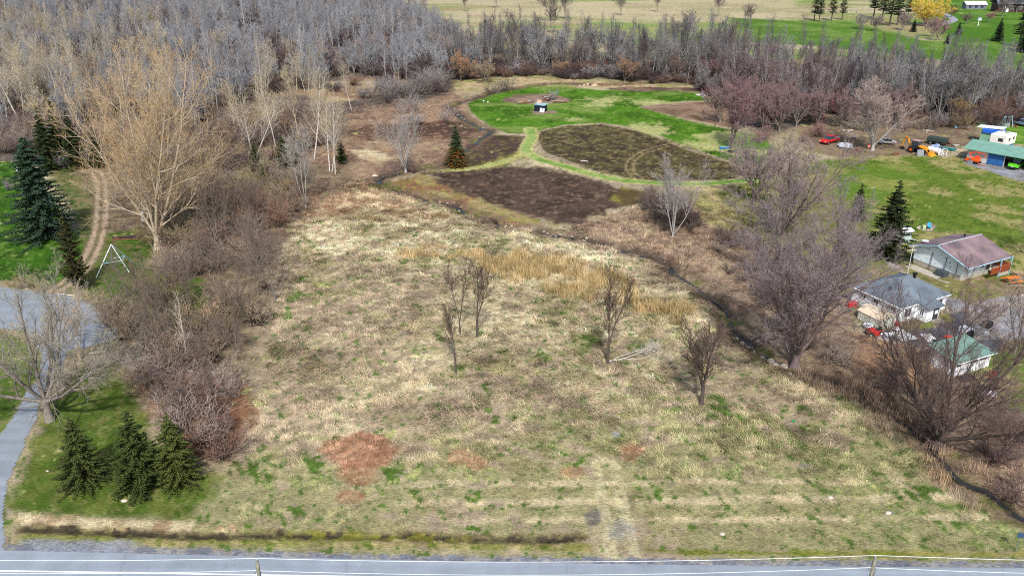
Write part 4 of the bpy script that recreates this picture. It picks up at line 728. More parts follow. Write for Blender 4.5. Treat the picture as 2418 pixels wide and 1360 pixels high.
shrubs(spread([(2000, 880), (2060, 900), (2140, 900), (2200, 960), (2280, 1000), (2420, 1000), (2480, 1180), (2420, 1215), (2310, 1135), (2190, 1035), (2090, 950)], .10), 'bank_shrub', 'dark wine-brown shrub under the wide dark creek tree', 'shrubs under the wide dark creek tree', [(120, 94, 92), (100, 78, 74), (146, 116, 108)], (1.0, 2.2), 1.5)
shrubs(spread([(860, 395), (940, 398), (1040, 405), (1060, 415), (950, 425), (880, 420)], .05), 'dark_shrub', 'low dark-brown shrub at the foot of the grey half-dead tree', 'low shrubs round the half-dead tree', [(104, 82, 76), (130, 100, 90)], (1.4, 2.6))
shrubs([(50, 680), (75, 682), (95, 690), (30, 676), (205, 712), (228, 722), (250, 738)], 'edging_shrub', 'wispy pale shrub along the top edge of the driveway loop', 'wispy shrubs edging the driveway', [(176, 160, 118)], (1.3, 2.2), 1.2)
shrubs(spread([(-60, 300), (140, 300), (190, 340), (120, 352), (-60, 372)], .09), 'wood_edge_shrub', 'grey-mauve leafless shrub behind the left lawn', 'shrubs behind the left lawn', [(140, 126, 128), (120, 104, 104), (150, 132, 116)], (2, 4))
shrubs(spread([(900, 100), (1060, 70), (1080, 170), (960, 200), (700, 205), (600, 225), (430, 300), (380, 250), (600, 120)], .004), 'dark_shrub', 'dark domed shrub showing between the grey trunks of the upper left wood', 'dark shrubs inside the upper left wood', [(104, 90, 92), (130, 120, 122)], (4, 7), 1.3, FBUSH)
shrubs([(170, 385), (200, 392), (150, 398)], 'grey_shrub', 'blue-grey shrub right of the tall blue-green spruce', 'blue-grey shrubs by the blue-green spruce', [(146, 142, 146)], (3, 4), 1.2)
shrubs([(20, 450, 1)], 'small_fruit_tree', 'small mauve bare bush alone on the left lawn by the lamp', None, [(150, 138, 150)], (2, 2.1), .9)

# ---------------------------------------------------------------- dry grass: tufts (nobody could count them)
GRASS = mat('grass_blades', (1, 1, 1), .9, 0, .15, 2, 0, ('tint', 'INSTANCER'), .1)
def tuft(seed, n, H, lay, w, rad):
    r = np.random.RandomState(seed); az = r.randn(n)*.55+.5; el = np.clip(lay+r.randn(n)*.3, .1, 1.5); L = H*(.6+.7*r.rand(n))
    b = np.c_[r.randn(n, 2)*rad, np.full(n, -.04)]; d = np.c_[np.cos(az)*np.cos(el), np.sin(az)*np.cos(el), np.sin(el)]; s = np.c_[-np.sin(az), np.cos(az), np.zeros(n)]*w/2
    m = b+d*L[:, None]*.6; tip = b+d*L[:, None]-np.c_[np.zeros((n, 2)), L*.12]
    V = np.stack([b-s, b+s, m+s*.7, m-s*.7, tip], 1).reshape(-1, 3); i = np.arange(n)*5
    return mesh_np('tuft', V, [np.stack([i, i+1, i+2, i+3], -1), np.stack([i+3, i+2, i+4], -1)], [GRASS])
TUFT = [tuft(k, 13, .62, .45, .04, .16) for k in range(4)]+[tuft(9+k, 10, .32, .9, .045, .14) for k in range(2)]
REED = [tuft(20+k, 16, 1.3, 1.35, .035, .3) for k in range(3)]
MEAD = polyw([(560, 1262), (540, 1120), (600, 980), (640, 800), (660, 640), (720, 500), (860, 415), (1000, 470), (1290, 550), (1480, 592), (1620, 660), (1740, 775), (1900, 885), (2050, 935), (2190, 1045), (2340, 1170), (2440, 1240), (2440, 1305), (1400, 1300), (560, 1285)])
x, y = in_poly(MEAD, 20); k = rs.rand(len(x)) < np.clip((95/y)**1.3, .3, 1); x, y = x[k], y[k]
x2, y2 = in_poly([(20, 1205), (430, 1232), (560, 1240), (560, 1290), (60, 1285), (30, 1240)], 10); x = np.r_[x, x2]; y = np.r_[y, y2]
x2, y2 = in_poly([(1330, 545), (1500, 495), (1600, 470), (1760, 500), (1900, 620), (2000, 700), (2030, 800), (2100, 850), (2300, 900), (2500, 960), (2500, 1240), (2200, 1040), (1980, 890), (1800, 800), (1700, 690), (1550, 600)], 4); x = np.r_[x, x2]; y = np.r_[y, y2]
x2, y2 = in_poly([(640, 380), (820, 250), (1060, 215), (1080, 300), (1120, 340), (1250, 325), (1270, 300), (1420, 290), (1700, 360), (1760, 430), (1900, 600), (1700, 600), (1560, 590), (1300, 530), (1000, 455), (880, 430), (700, 440)], 3.0); k = sdist(x2, y2, PATHL, False) > 1.4; x = np.r_[x, x2[k]]; y = np.r_[y, y2[k]]
x2, y2 = in_poly(BRUSH, 1.8); x = np.r_[x, x2]; y = np.r_[y, y2]
d = sdist(x, y, CREEK, False); e = sdist(x, y, DITCH, False); k = (d > .35+.6*(fbm(x, y, 3, 83) > .52)) & (e > .28+.3*rs.rand(len(x))) & (y > np.interp(x, rp[:, 0], rp[:, 1])+1.0); 
for cx, cy, rx, ry in ((1465, 1255, 40, 28), (1400, 1225, 20, 20)):
    px, py = pix(x, y); k &= (((px-cx)/rx)**2+((py-cy)/ry)**2 > 1) | (rs.rand(len(x)) < .25)
x, y = x[k], y[k]; n = len(x)
tc_ = paint(x, y); st_ = fbm(x*.9+y*.5, (y-x*.5)*2.0, 1.1, 91, 2)[:, None]; tc_ = np.clip(tc_*(.74+.78*sm(st_, .3, .72))*(.82+.4*rs.rand(n, 1)), .01, .92); t3 = fbm(x, y, 2.2, 77)
s_ = (.48+.55*rs.rand(n)**1.5)*(1+.0045*(y-57))*(.65+.8*sm(t3, .4, .62)); ff = sm(y-np.interp(x, rp[:, 0], rp[:, 1]), 9, 14); s_ = s_*(.5+.5*ff); bn = np.maximum.reduce([sm(sdist(x, y, q_), -.5, .5) for q_ in (BURN1, BURN2, BURN3, BURN4)]); s_ = s_*(1-.6*bn)*(1-.55*sm(sdist(x, y, polyw([(700, 440), (640, 380), (820, 250), (1060, 215), (1420, 290), (1760, 430), (1520, 480), (1300, 530), (1000, 455), (880, 430)])), -3, 2))
rot = np.c_[np.zeros((n, 2)), rs.randn(n)*.8+fbm(x, y, 11, 78)*7]
scatter('dry_grass', 'matted dry meadow grass with a little new green', None, np.c_[x, y, relief(x, y)], TUFT, np.c_[s_, s_, s_*.85], rot, tc_, rs.randint(6, size=n))
# standing reeds
def reeds(name, label, polys, dens, cols, hs):
    X, Y = [], []
    for p in polys: a_, b_ = in_poly(p, dens); X.append(a_); Y.append(b_)
    x = np.concatenate(X); y = np.concatenate(Y); k = fbm(x, y, 2.5, 55)+.1*(rs.rand(len(x))-.5) > .44; x, y = x[k], y[k]; n = len(x)
    t = np.array([S(*c) for c in cols])[rs.randint(len(cols), size=n)]*(1+.18*rs.randn(n, 1)); s = hs*(.6+.6*rs.rand(n))
    scatter(name, label, None, np.c_[x, y, relief(x, y)-.05], REED, np.c_[s, s, s], np.c_[np.zeros((n, 2)), rs.rand(n)*6.28], np.clip(t, .02, .9), rs.randint(3, size=n))
reeds('golden_reeds', 'band of standing golden reeds across the upper meadow', [[(1130, 600), (1250, 596), (1380, 620), (1480, 660), (1520, 712), (1480, 735), (1380, 715), (1240, 678), (1140, 642)], [(1530, 716), (1600, 712), (1640, 738), (1620, 772), (1560, 762)]], 4.2, [(202, 174, 124), (180, 154, 106), (216, 192, 144), (140, 126, 80)], 1.2)
reeds('low_reeds', 'sparse short golden reeds west of the main band', [[(930, 598), (1000, 578), (1140, 588), (1150, 616), (1050, 610), (950, 614)], [(1380, 650), (1480, 690), (1560, 740), (1500, 745), (1400, 700)]], 2.4, [(212, 182, 128), (198, 168, 120)], .9)
reeds('creekside_grass', 'tall buff grass leaning along the near bank of the creek', [[(1990, 880), (2100, 935), (2200, 1010), (2300, 1100), (2420, 1180), (2500, 1230), (2440, 1250), (2330, 1170), (2230, 1085), (2130, 1000), (2060, 950), (1980, 905)], [(1860, 880), (1900, 878), (1990, 915), (2060, 950), (2120, 990), (2160, 1050), (2120, 1048), (2050, 1010), (1960, 950)], [(2120, 1060), (2160, 1050), (2240, 1130), (2320, 1200), (2290, 1210), (2200, 1140)]], 3.0, [(198, 168, 132), (184, 160, 136), (168, 146, 128)], .85)
reeds('bank_grass', 'pale dry grass hanging over the far bank of the creek', [[(1380, 530), (1500, 500), (1560, 545), (1640, 580), (1700, 640), (1650, 650), (1560, 600), (1440, 565)], [(2050, 920), (2100, 925), (2160, 975), (2150, 1000), (2110, 960)], [(2330, 1060), (2500, 1090), (2500, 1170), (2380, 1140)], [(700, 520), (850, 500), (880, 560), (740, 600)]], .9, [(190, 164, 146), (206, 184, 150), (166, 140, 126)], .75)
reeds('rust_stalks', 'patch of rust-red dead stalks in the lower meadow', [[(765, 1060), (790, 1030), (850, 1020), (910, 1030), (940, 1060), (925, 1095), (880, 1110), (870, 1150), (820, 1150), (810, 1110), (775, 1090)]], 7, [(178, 128, 100), (150, 104, 82), (194, 148, 118)], .42)
reeds('red_brush', 'low red-brown stems on the slope below the left wood', [[(820, 250), (960, 240), (1080, 262), (1060, 290), (900, 300), (830, 300)], [(700, 440), (840, 410), (880, 440), (800, 500), (700, 520)], [(1400, 204), (1480, 195), (1560, 205), (1500, 212), (1430, 210)], [(2040, 800), (2150, 840), (2180, 900), (2100, 900), (2030, 860)]], .55, [(168, 126, 106), (148, 114, 98), (186, 150, 124)], .7)
# ---------------------------------------------------------------- man-made things
M = {}
def C(name, c, rough=.6, metal=0, var=.06, scale=4, bump=0): return mat(name, S(*c), rough, metal, var, scale, bump)
WHT = C('white_siding', (240, 244, 248), .5, var=.04, scale=1.5); WTR = C('white_trim', (236, 238, 240), .5); GLS = mat('window_glass', S(58, 68, 80), .08, 0, .3, 1.5, 0, None, .6)
BLK = C('black_plastic', (34, 35, 38)); TYR = C('tyre_rubber', (38, 38, 40), .9); STL = C('grey_steel', (150, 156, 162), .45, .4); RED = C('red_paint', (196, 44, 40), .35); ORG = C('orange_paint', (226, 96, 34), .4); YEL = C('digger_yellow', (226, 150, 34), .4, var=.12)
WOOD_ = C('weathered_wood', (172, 150, 118), .9, 0, .25, 5, .3); DKW = C('red_stained_wood', (150, 76, 44), .8, 0, .2, 5); CON = C('concrete', (176, 168, 156), .9, 0, .15, 2, .2); BLU = C('blue_paint', (62, 120, 190), .5); GRN = C('green_metal', (122, 164, 148), .5, .1, .12, .7)
LBL = C('pale_blue_paint', (150, 190, 206), .6); GRY = C('grey_plastic', (128, 132, 138), .6); TAR = C('blue_tarp', (40, 104, 206), .5, 0, .15, 3, .4); RUS = C('rusty_metal', (122, 82, 60), .9, 0, .3, 3, .4)
def roofing(name, c, c2):
    m = mat(name, S(*c), .9, 0, .1, .5, .3); n = m.node_tree; b = n.nodes['Principled BSDF']; tc = n.nodes.new('ShaderNodeTexCoord'); src = b.inputs['Base Color'].links[0].from_socket
    no = n.nodes.new('ShaderNodeTexNoise'); no.inputs['Scale'].default_value = 5; no.inputs['Detail'].default_value = 6; no.inputs['Roughness'].default_value = .8; n.links.new(tc.outputs['Object'], no.inputs['Vector'])
    big = n.nodes.new('ShaderNodeTexNoise'); big.inputs['Scale'].default_value = .35; n.links.new(tc.outputs['Object'], big.inputs['Vector'])
    ad = n.nodes.new('ShaderNodeMath'); ad.operation = 'ADD'; n.links.new(no.outputs[0], ad.inputs[0]); n.links.new(big.outputs[0], ad.inputs[1])
    mr = n.nodes.new('ShaderNodeMapRange'); mr.inputs[1].default_value = .75; mr.inputs[2].default_value = 1.25; n.links.new(ad.outputs[0], mr.inputs[0])
    mx = n.nodes.new('ShaderNodeMix'); mx.data_type = 'RGBA'; n.links.new(mr.outputs[0], mx.inputs[0]); n.links.new(src, mx.inputs[6]); mx.inputs[7].default_value = (*S(*c2), 1)
    n.links.new(mx.outputs[2], b.inputs['Base Color']); return m
RFG = roofing('grey_shingles', (122, 134, 144), (86, 96, 106)); RFP = roofing('pink_shingles', (154, 130, 132), (88, 80, 88))
def wall_window(par, c, w, h, axis, name='window', frame=WTR):
    """window with a real frame and recessed pane; axis 'x' = wall plane x=const facing -x, 'y' = facing -y"""
    f = MB(); t = .09
    for du, dz, ww, hh in ((0, h/2, w+2*t, t), (0, -h/2, w+2*t, t), (-w/2, 0, t, h-t), (w/2, 0, t, h-t), (0, 0, .05, h-t)):
        f.box((c[0], c[1]+du, c[2]+dz) if axis == 'x' else (c[0]+du, c[1], c[2]+dz), (.10, ww, hh) if axis == 'x' else (ww, .10, hh))
    fo = f.build(name, frame, par); g = MB()
    g.box(c, (.04, w, h) if axis == 'x' else (w, .04, h)); g.build('pane', GLS, fo); return fo
def slab_roof(mb, quads, th=.14):
    for q_ in quads:
        n = len(q_); vs = list(q_)+[(a[0], a[1], a[2]-th) for a in q_]; mb.add(vs, [tuple(range(n)), tuple(range(n, 2*n))[::-1]]+[(i, i+n, (i+1) % n+n, (i+1) % n) for i in range(n)])

# white hip-roofed bungalow
A_, B_, C_ = (2015, 712), (2120, 766), (2229, 733); W, D = dist(B_, C_), dist(B_, A_); Hh = 2.4
h = thing('bungalow_house', 'small white bungalow with grey hip roof at the right', 'house', G(*B_), yaw(B_, C_))
MB().box((W/2, D/2, Hh/2+.15), (W, D, Hh-.3)).build('wall', WHT, h); MB().box((W/2, D/2, .15), (W-.06, D-.06, .5)).build('foundation', CON, h)
o_, rise = .28, 1.95; z0 = Hh+.02; rx0, rx1 = D*.46, W-D*.42
E = [(-o_, -o_, z0), (W+o_, -o_, z0), (W+o_, D+o_, z0), (-o_, D+o_, z0)]; Q = [(rx0, D/2, z0+rise), (rx1, D/2, z0+rise)]
r = MB(); slab_roof(r, [[E[0], E[1], Q[1], Q[0]], [E[1], E[2], Q[1]], [E[2], E[3], Q[0], Q[1]], [E[3], E[0], Q[0]]], .1); ro = r.build('roof', RFG, h)
rc = MB(); 
for a, b in ((E[0], Q[0]), (E[1], Q[1]), (E[3], Q[0]), (E[2], Q[1]), (Q[0], Q[1])): rc.tube((a[0], a[1], a[2]+.03), (b[0], b[1], b[2]+.03), .07, .07, 4)
rc.build('ridge_cap', C('ridge_tile', (112, 122, 132)), ro)
f = MB()
for a, b in zip(E, E[1:]+E[:1]): f.tube((a[0], a[1], a[2]-.08), (b[0], b[1], b[2]-.08), .08, .08, 4)
f.build('gutter', WTR, ro)
MB().lathe((rx1+.4, D*.5-.5, z0+rise-.3), [(.22, 0), (.22, .5), (.34, .55), (.34, .7), (.1, .8)], 8).build('chimney', BLK, ro)
MB().lathe((rx0*.45, D*.42, z0+rise*.35), [(.12, 0), (.12, .5), (.2, .55), (.05, .65)], 8).build('vent_pipe', BLK, ro)
for fy in (.76, .49, .14): wall_window(h, (-.03, D*fy, Hh*.72), .85, .7, 'x')
wall_window(h, (W*.16, -.03, Hh*.58), 1.3, 1.2, 'y'); wall_window(h, (W*.80, -.03, Hh*.56), 1.9, 1.3, 'y')
bx0, bx1 = W*.36, W*.64; po = MB().box(((bx0+bx1)/2, -.75, Hh/2), (bx1-bx0, 1.5, Hh-.25)).build('porch', WHT, h)
r = MB(); slab_roof(r, [[(bx0-.3, -1.9, Hh-.18), (bx1+.3, -1.9, Hh-.18), (bx1+.3, .9, Hh+.45), (bx0-.3, .9, Hh+.45)]], .12); r.build('porch_roof', RFG, h)
d_ = MB().box((bx1-.8, -1.53, 1.05), (.95, .08, 1.8)).build('door', C('dark_door', (52, 52, 56)), h); MB().box((bx1-.8, -1.60, 1.35), (.6, .05, .5)).build('pane', WTR, d_); MB().box((bx1-.8, -2.1, .2), (1.4, .9, .4)).build('step', CON, h)
wall_window(h, (bx0-.03, -.8, Hh*.58), .6, .9, 'x')
m_ = MB(); m_.tube((0, 0, 0), (0, 0, 5.2), .05, .03, 5)
for z in (4.9, 4.3): m_.tube((-.6, 0, z), (.6, 0, z), .025, .025, 4)
X, Y = G(2141, 655); a = thing('antenna_mast', 'thin pale antenna mast standing behind the white bungalow', 'antenna', (X, Y, 0)); m_.build('mast', WTR, a)

# cream garden shed
A_, B_, C_ = (2027, 751), (2079, 779), (2113, 769); W, D = dist(B_, C_), dist(B_, A_)
s = thing('garden_shed', 'cream metal garden shed with barn-shaped roof beside the white bungalow', 'shed', G(*B_), yaw(B_, C_))
CRM = C('cream_metal', (204, 204, 190), .5); CR2 = C('beige_metal', (222, 204, 178), .5); wz = 1.2; k = .0
prof = [(0, wz), (.16*W, wz+.38), (.5*W, wz+.6), (.84*W, wz+.38), (W, wz)]
MB().yprism([(0, 0)]+prof+[(W, 0)], 0, D).build('wall', CRM, s)
r = MB(); pr = [(-.08, wz-.08)]+prof[1:4]+[(W+.08, wz-.08)]
for p, q_ in zip(pr[:-1], pr[1:]): slab_roof(r, [[(p[0], -.12, p[1]+.08), (q_[0], -.12, q_[1]+.08), (q_[0], D+.1, q_[1]+.08), (p[0], D+.1, p[1]+.08)]], .06)
r.build('roof', CR2, s)
dr = MB().box((W*.5, -.03, .72), (W*.52, .05, 1.3)).build('door', C('cream_door', (216, 218, 208)), s); t_ = MB()
for a, b, c_, d_ in ((W*.5, .72, .04, 1.3), (W*.24, .72, .05, 1.33), (W*.76, .72, .05, 1.33), (W*.5, 1.39, W*.54, .05)): t_.box((a, -.07, b), (c_, .04, d_))
t_.build('trim', C('grey_trim', (120, 124, 124)), dr)
rb_ = MB()
for i in range(11): rb_.box((-.015, D*(i+.5)/11, wz/2), (.03, .05, wz))
rb_.build('rib', CRM, s)

# pink-roofed bungalow
A_, B_, C_ = (2151, 622), (2266, 665), (2336, 645); W, D = dist(B_, C_), dist(B_, A_); Hh = 3.0
h = thing('gable_house', 'white weathered bungalow with pinkish purple gable roof and red-brown deck', 'house', G(*B_), yaw(B_, C_))
WPL = mat('peeling_siding', S(226, 238, 242), .7, 0, .05, 2); n_ = WPL.node_tree; b = n_.nodes['Principled BSDF']; tc = n_.nodes.new('ShaderNodeTexCoord'); mp = n_.nodes.new('ShaderNodeMapping'); mp.inputs['Scale'].default_value = (1, .8, 4.5)
no = n_.nodes.new('ShaderNodeTexNoise'); no.inputs['Scale'].default_value = 1.6; no.inputs['Detail'].default_value = 5; n_.links.new(tc.outputs['Object'], mp.inputs[0]); n_.links.new(mp.outputs[0], no.inputs['Vector'])
cr_ = n_.nodes.new('ShaderNodeValToRGB'); cr_.color_ramp.elements[0].position = .60; cr_.color_ramp.elements[1].position = .66; n_.links.new(no.outputs[0], cr_.inputs[0]); mx = n_.nodes.new('ShaderNodeMix'); mx.data_type = 'RGBA'
src = b.inputs['Base Color'].links[0].from_socket; n_.links.new(cr_.outputs[0], mx.inputs[0]); n_.links.new(src, mx.inputs[6]); mx.inputs[7].default_value = (*S(110, 112, 116), 1); n_.links.new(mx.outputs[2], b.inputs['Base Color'])
fz = .8; rise = 1.3
MB().yprism([(0, fz), (0, Hh), (W, Hh), (W, fz)], 0, D).build('wall', WPL, h)
gb = MB(); 
for x0, x1 in ((0, .12), (W-.12, W)): gb.add([(x0, 0, Hh), (x0, D, Hh), (x0, D/2, Hh+rise-.1), (x1, 0, Hh), (x1, D, Hh), (x1, D/2, Hh+rise-.1)], [(0, 1, 2), (5, 4, 3), (0, 2, 5, 3), (1, 4, 5, 2)])
gb.build('gable', WPL, h); MB().box((W/2, D/2, fz/2), (W-.12, D-.12, fz)).build('foundation', CON, h)
xe = 9.2; oy = 1.3; r = MB(); k = rise/(D/2)
slab_roof(r, [[(-.7, -oy, Hh-k*oy+.12), (xe, -oy, Hh-k*oy+.12), (xe, D/2, Hh+rise+.12), (-.7, D/2, Hh+rise+.12)], [(-.7, D/2, Hh+rise+.12), (xe, D/2, Hh+rise+.12), (xe, D+.5, Hh-k*.5+.12), (-.7, D+.5, Hh-k*.5+.12)]], .16); ro = r.build('roof', RFP, h)
f = MB()
for a, b in (((-.73, -oy, Hh-k*oy), (-.73, D/2, Hh+rise)), ((-.73, D/2, Hh+rise), (-.73, D+.5, Hh-k*.5)), ((-.7, -oy-.03, Hh-k*oy), (xe, -oy-.03, Hh-k*oy))): f.tube(a, b, .09, .09, 4)
f.build('fascia', LBL, ro); MB().tube((-.7, D/2, Hh+rise+.14), (xe, D/2, Hh+rise+.14), .08, .08, 5).build('ridge_cap', C('pale_ridge', (176, 186, 190)), ro)
MB().lathe((xe*.72, D*.62, Hh+rise-.3), [(.12, 0), (.12, .5), (.18, .55), (.05, .6)], 6).build('vent_pipe', BLK, ro)
MB().box((-.5, D*.33, .45), (1.1, 1.5, .9)).build('box_unit', C('dark_box', (74, 82, 88)), h)
MB().box((-1.3, D*.5, -.02), (1.8, D*.9, .12)).build('walkway', CON, h)
pp = MB()
for fy in (.10, .33, .62): pp.tube((-.12, D*fy, .3), (-.12, D*fy, Hh-.1), .05, .05, 5)
pp.build('drain_pipe', C('dull_pipe', (96, 104, 110)), h)
for fx in (.12, .24, .40, .62, .8): MB().tube((W*fx, -.12, .3), (W*fx, -.12, Hh-.2), .04, .04, 4).build('post', LBL, h)
wall_window(h, (W*.18, -.03, Hh*.74), 1.5, .8, 'y'); wall_window(h, (W*.66, -.03, Hh*.66), .9, 1.3, 'y')
MB().box((W*.88, -.03, fz+1.0), (.9, .06, 2.0)).build('door', C('brown_door', (84, 66, 54)), h)
dk = MB().box(((W+xe)/2-.3, D*.12, fz-.1), (xe-W+.4, 3.4, .18)).build('deck', C('pale_deck', (204, 200, 184), .8), h)
x0, x1, y0, y1 = W-.5, xe-.5, -1.6, 1.9; rl = MB()
for a, b in (((x0, y0), (x1, y0)), ((x1, y0), (x1, y1)), ((x0-1.8, y0), (x0, y0))):
    L_ = math.hypot(b[0]-a[0], b[1]-a[1]); n = max(3, int(L_/.22))
    for i in range(n+1):
        t = i/n; rl.box((a[0]+(b[0]-a[0])*t, a[1]+(b[1]-a[1])*t, fz+.45), (.14, .14, 1.0))
    rl.tube((a[0], a[1], fz+.97), (b[0], b[1], fz+.97), .07, .07, 4)
rl.build('railing', DKW, dk)
for px_, py_ in ((x1, y0), (x1, D*.5), (x0, y0), (x1, D)): MB().box((px_+.1, py_, Hh/2), (.13, .13, Hh-.1)).build('post', LBL, h)
MB().box(((x0+x1)/2, y0+.1, fz/2-.05), (x1-x0, .1, fz-.2)).build('skirting', CON, dk)
X, Y = G(2183, 598); z = hgt(2183, 640, 571)
d_ = thing('satellite_dish', 'white satellite dish on the left eave of the pink-roofed bungalow', 'dish', (*[v+w for v, w in zip(G(2160, 625), (1.2, .6))], Hh-.35), .3)
MB().tube((0, 0, 0), (0, 0, .9), .04, .04, 5).build('mast', STL, d_); MB().lathe((0, 0, .8), [(.06, 0), (.3, .06), (.5, .2), (.47, .2), (.28, .1), (.02, .05)], 12).build('reflector', WTR, d_)

# green-roofed machinery barn
A_, B_ = (2281, 378), (2367, 394); bw = hgt(*A_, 350); L_ = 19; Dp = 7
h = thing('machinery_barn', 'long low barn with green metal roof and open bay', 'barn', G(*A_), yaw(A_, B_))
u = dist(A_, B_); x1 = dist(A_, (2330, 387)); x2 = u; x3 = u+4.3; PAN = C('pale_panel', (196, 200, 196), .6)
MB().box((x1/2, .06, bw/2), (x1, .12, bw)).build('wall', PAN, h); MB().box((.06, Dp/2, bw/2), (.12, Dp-.02, bw)).build('wall', PAN, h); MB().box((L_/2, Dp, bw/2), (L_, .12, bw)).build('wall', PAN, h); MB().box((L_-.06, Dp/2, bw/2), (.12, Dp-.26, bw)).build('wall', PAN, h)
MB().box((L_/2, Dp/2, .02), (L_-.3, Dp-.3, .05)).build('floor', CON, h)
BDR = C('blue_door', (44, 100, 160), .6, 0, .12, 1.2); MB().box(((x1+x2)/2, -.1, bw/2), (x2-x1, .08, bw-.1)).build('door', BDR, h); MB().box(((x3+L_)/2, -.1, bw/2), (L_-x3, .08, bw-.1)).build('door', BDR, h)
MB().box((x2+.08, .05, bw/2), (.15, .15, bw)).build('post', PAN, h)
r = MB(); slab_roof(r, [[(-.8, -.9, bw+.02), (L_+.6, -.9, bw+.02), (L_+.6, Dp/2+.3, bw+1.25), (-.8, Dp/2+.3, bw+1.25)], [(-.8, Dp/2+.3, bw+1.25), (L_+.6, Dp/2+.3, bw+1.25), (L_+.6, Dp+.6, bw+.1), (-.8, Dp+.6, bw+.1)]], .1); ro = r.build('roof', GRN, h)
rr_ = MB()
for i in range(28): x_ = -.7+i*(L_+1.2)/27; rr_.tube((x_, -.88, bw+.05), (x_, Dp/2+.3, bw+1.28), .035, .035, 3)
rr_.build('roof_rib', GRN, ro)
# vehicles
def wheel(par, c, r, w, hub=STL, name='wheel'):
    o = MB().torus((0, 0, 0), r*.68, r*.34, 'y', 14, 6).build('tyre', TYR, None, smooth=True); o.name = name; o.parent = par; o.location = c
    MB().tube((0, -w*.35, 0), (0, w*.35, 0), r*.5, r*.5, 10).build('hub', hub, o); return o
def pickup(label, px, py, rz, paint_, bedcol=None, L_=5.6, cargo=None, cat='pickup truck', off_=(0, 0)):
    X, Y = G(px, py); t = thing('pickup_truck', label, cat, (X+off_[0], Y+off_[1], 0), rz)
    b = MB(); w = .95; b.yprism([(-L_/2, .5), (-L_/2, 1.05), (-.3*L_/2, 1.08), (.55, 1.12), (L_/2-.1, 1.0), (L_/2, .8), (L_/2, .5)], -w, w); b.build('body', paint_, t, bev=.06)
    b = MB(); b.add([(-.7, -w+.08, 1.08), (-.7, w-.08, 1.08), (1.3, w-.08, 1.1), (1.3, -w+.08, 1.1), (-.5, -w+.22, 1.78), (-.5, w-.22, 1.78), (.7, w-.22, 1.78), (.7, -w+.22, 1.78)], [(0, 1, 2, 3), (4, 7, 6, 5), (0, 4, 5, 1), (1, 5, 6, 2), (2, 6, 7, 3), (3, 7, 4, 0)]); cb = b.build('cab', GLS, t)
    MB().box((.1, 0, 1.8), (1.25, 1.5, .06)).build('cab_roof', paint_, t)
    bed = MB()
    for s_ in (-1, 1): bed.box((-L_/4-.25, s_*(w-.05), 1.27), (L_/2-.7, .1, .4))
    bed.build('bed_side', bedcol or paint_, t); MB().box((-L_/2-.03, 0, 1.0), (.07, 1.7, .62)).build('tailgate', paint_, t); MB().box((-L_/2-.1, 0, .52), (.14, 1.9, .2)).build('bumper', BLK, t); MB().box((-L_/2-.10, 0, .75), (.03, .4, .16)).build('number_plate', WTR, t)
    for x_ in (-L_*.3, L_*.31):
        for s_ in (-1, 1): wheel(t, (x_, s_*.88, .4), .4, .25)
    for s_ in (-1, 1): MB().box((L_/2+.01, s_*.7, .82), (.04, .3, .16)).build('headlight', WTR, t)
    return t
yb = yaw((2281, 378), (2367, 394))
pickup('bright green pickup backed into the open barn bay', 2390, 401, yb+math.pi/2, C('lime_green', (110, 220, 50), .35), BLK, off_=(math.cos(yb+math.pi/2)*2.5, math.sin(yb+math.pi/2)*2.5))
pickup('old red pickup with a grey cap parked in the junk yard', 1958, 338, yaw((1975, 333), (1940, 342)), RED, GRY)
